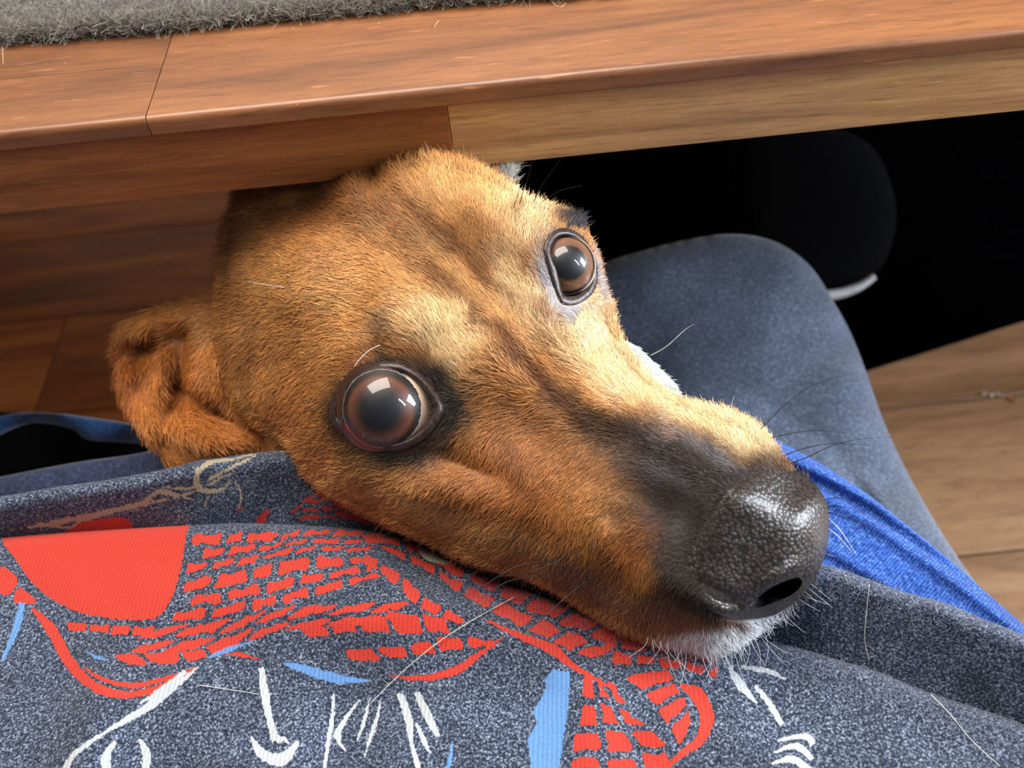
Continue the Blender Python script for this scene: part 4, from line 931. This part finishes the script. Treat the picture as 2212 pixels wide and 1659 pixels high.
LIDM.l(LIDM.ramp(nz.outputs[0], [(.3, tuple(L((30, 22, 22)))), (.7, tuple(L((66, 50, 46))))]), LIDM.b.inputs['Base Color']); LIDM = LIDM.m
def lid(poly, eye, center, D0, wout, name='eyelid', hs=1.0):
    """rounded rim of skin from the coat in over the ball"""
    q = resample(poly, 4); n = len(q); cx, cy = center
    d = q - np.array([cx, cy]); dist = np.hypot(*d.T)[:, None]; u = d / dist
    prof = [(wout, -.0001 / 1), (wout * .6, .0011 * hs), (wout * .15, .0017 * hs), (-3, .0014 * hs), (-7, .0003), (-9, -.0016), (-7, -.0050)]
    v = []
    for off, hgt in prof:
        w = wout if False else off
        x, y = (q + u * w).T; base = HEAD.D(*(q + u * max(w, 0)).T)
        v.append(P(x, y, base - hgt))
    v = np.vstack(v); m = len(prof); f = []
    for j in range(m - 1):
        for i in range(n): f.append((j * n + i, j * n + (i + 1) % n, (j + 1) * n + (i + 1) % n, (j + 1) * n + i))
    o = mesh(name, v, f, LIDM)
    o.parent = eye; bpy.context.view_layer.update(); o.matrix_parent_inverse = eye.matrix_world.inverted()
    return o
lid(eyeL, EL, (838, 880), DL, 16); lid(eyeR, ER, (1232, 578), DR, 12, hs=.55)

# ---- whiskers and brow hairs, each one its own
WB = plain('black_whisker', (18, 14, 14), .35); WW = plain('white_whisker', (230, 232, 236), .35)
def wh(pix, d0, d1, mat, r=.00013, name='whisker'):
    s = spline(pix, 6, False); hx, hy = map(float, pix[0])
    if HEAD.T(np.array(hx), np.array(hy)) > 40 and not 1395 < hx < 1780: dh = float(HEAD.D(np.array(hx), np.array(hy))); d1 = dh - min(.006, abs(d1 - d0)); d0 = dh + .0006
    D = np.linspace(d0, d1, len(s)); inn = inside(s[:, 0], s[:, 1], HEAD.poly) & (np.arange(len(s)) > 2)
    D = np.where(inn, np.minimum(D, HEAD.D(s[:, 0], s[:, 1]) - .0016), D); o = tube(name, P(s[:, 0], s[:, 1], D), r, r * .25, mat, dog, 5); return o
for pix, a, b, m in (
    ([(1640, 930), (1665, 905), (1700, 870), (1750, 835), (1815, 812)], .245, .22, WB),
    ([(1655, 948), (1700, 938), (1760, 930), (1830, 936)], .245, .225, WB),
    ([(1700, 1004), (1750, 985), (1800, 962), (1860, 948), (1930, 944)], .240, .215, WB),
    ([(1690, 985), (1740, 968), (1800, 958), (1880, 962)], .242, .222, WB),
    ([(1580, 890), (1580, 875), (1586, 855)], .25, .245, WW), ([(1405, 768), (1440, 748), (1480, 712), (1500, 700)], .268, .26, WW),
    ([(1780, 1095), (1820, 1095), (1870, 1110)], .237, .225, WB), ([(1785, 1105), (1830, 1120), (1900, 1145)], .237, .225, WB), ([(1775, 1080), (1810, 1076), (1850, 1082)], .237, .225, WB),
    ([(1788, 1118), (1815, 1145), (1848, 1195)], .237, .228, WW), ([(1788, 1140), (1812, 1160), (1840, 1192)], .237, .23, WW), ([(1783, 1195), (1795, 1200), (1802, 1203)], .237, .232, WW),
    ([(1230, 1205), (1190, 1212), (1120, 1222), (1050, 1262), (960, 1320)], .2335, .225, WB), ([(1225, 1222), (1180, 1240), (1100, 1255), (1040, 1290)], .2335, .226, WB), ([(1260, 1262), (1222, 1290), (1180, 1330), (1130, 1370)], .234, .226, WB),
    ([(1275, 1248), (1240, 1275), (1200, 1310)], .233, .228, WB), ([(1230, 1200), (1150, 1235), (1080, 1245)], .2335, .228, WB), ([(1315, 1110), (1280, 1120), (1235, 1128)], .228, .224, WB),
    ([(830, 690), (770, 665), (700, 630), (650, 618)], .236, .228, WB), ([(835, 722), (780, 718), (720, 718), (670, 722)], .236, .230, WB), ([(620, 622), (580, 616), (538, 609)], .240, .237, WW),
    ([(830, 742), (800, 755), (775, 778), (765, 792)], .234, .231, WW),
    ([(1120, 450), (1128, 420), (1140, 385), (1150, 345)], .250, .245, WB), ([(1108, 455), (1118, 420), (1130, 385)], .25, .245, WB), ([(1150, 445), (1165, 410), (1185, 380), (1210, 345)], .25, .245, WB),
    ([(1160, 442), (1180, 430), (1215, 410), (1255, 402)], .252, .246, WB), ([(1180, 448), (1200, 440), (1222, 432)], .255, .25, WB)):
    wh(pix, a, b, m, .0002 if pix[0][1] > 1190 and pix[0][0] < 1300 else .00013)
r = np.random.default_rng(77)
for i in range(46):                               # bristles of the white chin
    t = i / 45; bx = 1400 + 350 * t; by = np.interp(bx, [1400, 1480, 1560, 1640, 1700, 1750], [1376, 1388, 1388, 1352, 1316, 1268]) - 8
    an = math.radians(np.interp(t, [0, .5, 1], [100, 75, 35]) + r.normal(0, 9)); ln = r.uniform(45, 105) * (1.2 if 0.1 < t < .7 else .7)
    mx_, my_ = bx + math.cos(an) * ln * .5, by + math.sin(an) * ln * .5; ex, ey = bx + math.cos(an + r.normal(0, .25)) * ln, by + math.sin(an) * ln
    wh([(bx, by), (mx_, my_), (ex, ey)], .2375, .2355, WW, .00010)
# loose hairs lying on the shirt
SH = plain('shed_hair', (214, 214, 206), .5)
sD = lambda x, y: frontD(x, y) - .0006
bD = lambda x, y: backD(x, y) - .0006
for pix, DF, lab in (([(1878, 1262), (1872, 1320), (1868, 1380), (1878, 1430)], bD, 'upright pale thread on the dark shirt fold right of the nose'),
                 ([(2010, 1500), (2050, 1540), (2100, 1600), (2160, 1655)], sD, 'long pale thread slanting down the lower right of the shirt'),
                 ([(1110, 1290), (1020, 1340), (940, 1392), (860, 1460), (780, 1540)], lambda x, y: frontD(x, y) - .001, 'long fine hair crossing the red mosaic print below the cheek'),
                 ([(430, 1480), (500, 1490), (560, 1500)], sD, 'short white hair left of the hooked white stroke')):
    loose('shed_hair', pix, DF, .00012, .00008, SH, lab, 'hair')
# heather fuzz of the jersey catching light on the fold edges
n = 9000; r = np.random.default_rng(91)
ex = r.uniform(1000, 2300, n); pick = r.uniform(0, 1, n) < .5
tf = spline(np.array(front_top, float), 8, False); tb = spline(np.array(back_top, float), 8, False)
off = np.abs(r.normal(0, 40, n))
ey = np.where(pick, np.interp(ex, tf[:, 0], tf[:, 1]), np.interp(ex, tb[:, 0], tb[:, 1])) + off + 1
dd = np.where(pick, frontD(ex, ey) + .0065 * (1 - np.sqrt(np.maximum(1 - (1 - np.clip(off / 26, 0, 1)) ** 2, 0))), backD(ex, ey) + .0085 * (1 - np.sqrt(np.maximum(1 - (1 - np.clip(off / 34, 0, 1)) ** 2, 0))))
b0 = P(ex, ey, dd); dr = r.normal(0, 1, (n, 3)); dr[:, 2] = np.abs(dr[:, 2]); dr /= np.linalg.norm(dr, axis=1, keepdims=True)
pts = np.zeros((n, 4, 3)); rd = np.zeros((n, 4)); d2 = r.normal(0, .4, (n, 3))
for i in range(4):
    u = i / 3; pts[:, i] = b0 + (dr * u + d2 * u * u) * .0011; rd[:, i] = .00003
o = hairs('shirt_fuzz', pts, rd, np.repeat(L((150, 160, 190))[None], n, 0) * r.uniform(.4, 1.3, (n, 1)), FUR, person); o['kind'] = 'stuff'

# ================================================================== THINGS BEYOND
# shoe under the table: dark upper, pale sole edge
shoe = empty('shoe', tuple(P(1750, 560, .62)), 'dark shoe with a pale glossy sole edge in the shadow behind the knee', 'shoe')
SHOED = Blob([(1592, 300), (1590, 420), (1598, 480), (1620, 540), (1680, 600), (1760, 630), (1840, 618), (1895, 585), (1925, 530), (1935, 450), (1910, 360), (1860, 300), (1760, 270), (1660, 270)],
             [(1750, 450, .60)], k=.5, kb=.3, tmax=110, res=6.0)
SHOED.build('upper', plain('shoe_upper', (7, 8, 12), .95), pcol((20, 20, 24)), shoe, step=14)
sp_ = spline([(1640, 605), (1720, 628), (1790, 632), (1850, 616), (1888, 592)], 6, False); SOLE = plain('shoe_sole', (214, 220, 226), .25)
tube('sole', P(sp_[:, 0], sp_[:, 1] + 6, np.full(len(sp_), .585)), .0050, .0022, SOLE, shoe, 8)
# black floor mat, widened to put in the dark under the table
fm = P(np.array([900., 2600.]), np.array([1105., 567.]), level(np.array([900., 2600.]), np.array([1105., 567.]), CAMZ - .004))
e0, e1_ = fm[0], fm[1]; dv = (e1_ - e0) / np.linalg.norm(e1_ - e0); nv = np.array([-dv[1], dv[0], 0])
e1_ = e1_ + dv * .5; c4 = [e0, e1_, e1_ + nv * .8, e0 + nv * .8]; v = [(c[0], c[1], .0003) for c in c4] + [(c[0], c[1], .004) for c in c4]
fmo = mesh('floor_shade_mat', v, BOXF, cloth_mat('mat_shade_black', (1, 1, 1), (2, 2, 3), (4, 4, 6), scale=500., sheen=0.0)); bevel(fmo, .001); bpy.data.materials['mat_shade_black'].node_tree.nodes['Principled BSDF'].inputs['Specular IOR Level'].default_value = 0.0; tag(fmo, 'black mat on the floor, put in for the dark under the table, its edge slanting', 'mat')
# crumbs on the floor
for i, (x, y, s_) in enumerate([(2126, 850, 2.0), (2140, 853, 2.2), (2154, 852, 2.6), (2168, 856, 1.6), (2178, 858, 2.2), (2190, 864, 2.0)]):
    p = P(float(x), float(y), level(x, y, CAMZ - .001)); a = np.array([(1, 0, 0), (-1, .2, 0), (0, 1, 0), (.1, -1, 0), (.2, 0, 1), (0, 0, -1)]) * s_ * .0009 * rng.uniform(.7, 1.2, (6, 1)) + p
    o = mesh('crumb', a, [(0, 2, 4), (2, 1, 4), (1, 3, 4), (3, 0, 4), (2, 0, 5), (1, 2, 5), (3, 1, 5), (0, 3, 5)], plain('crumb_' + 'abcdef'[i], (226, 206, 190) if i < 4 else (214, 140, 96), .6), smooth=False)
    tag(o, ['pale crumb at the left end of the crumbs on the floorboard', 'second pale crumb from the left on the floorboard', 'largest pale crumb in the middle of the crumbs', 'smallest pale crumb just right of the largest one',
            'orange crumb beside the smallest pale crumb', 'orange crumb at the right end of the crumbs'][i], 'crumb', 'crumbs on the floorboard')
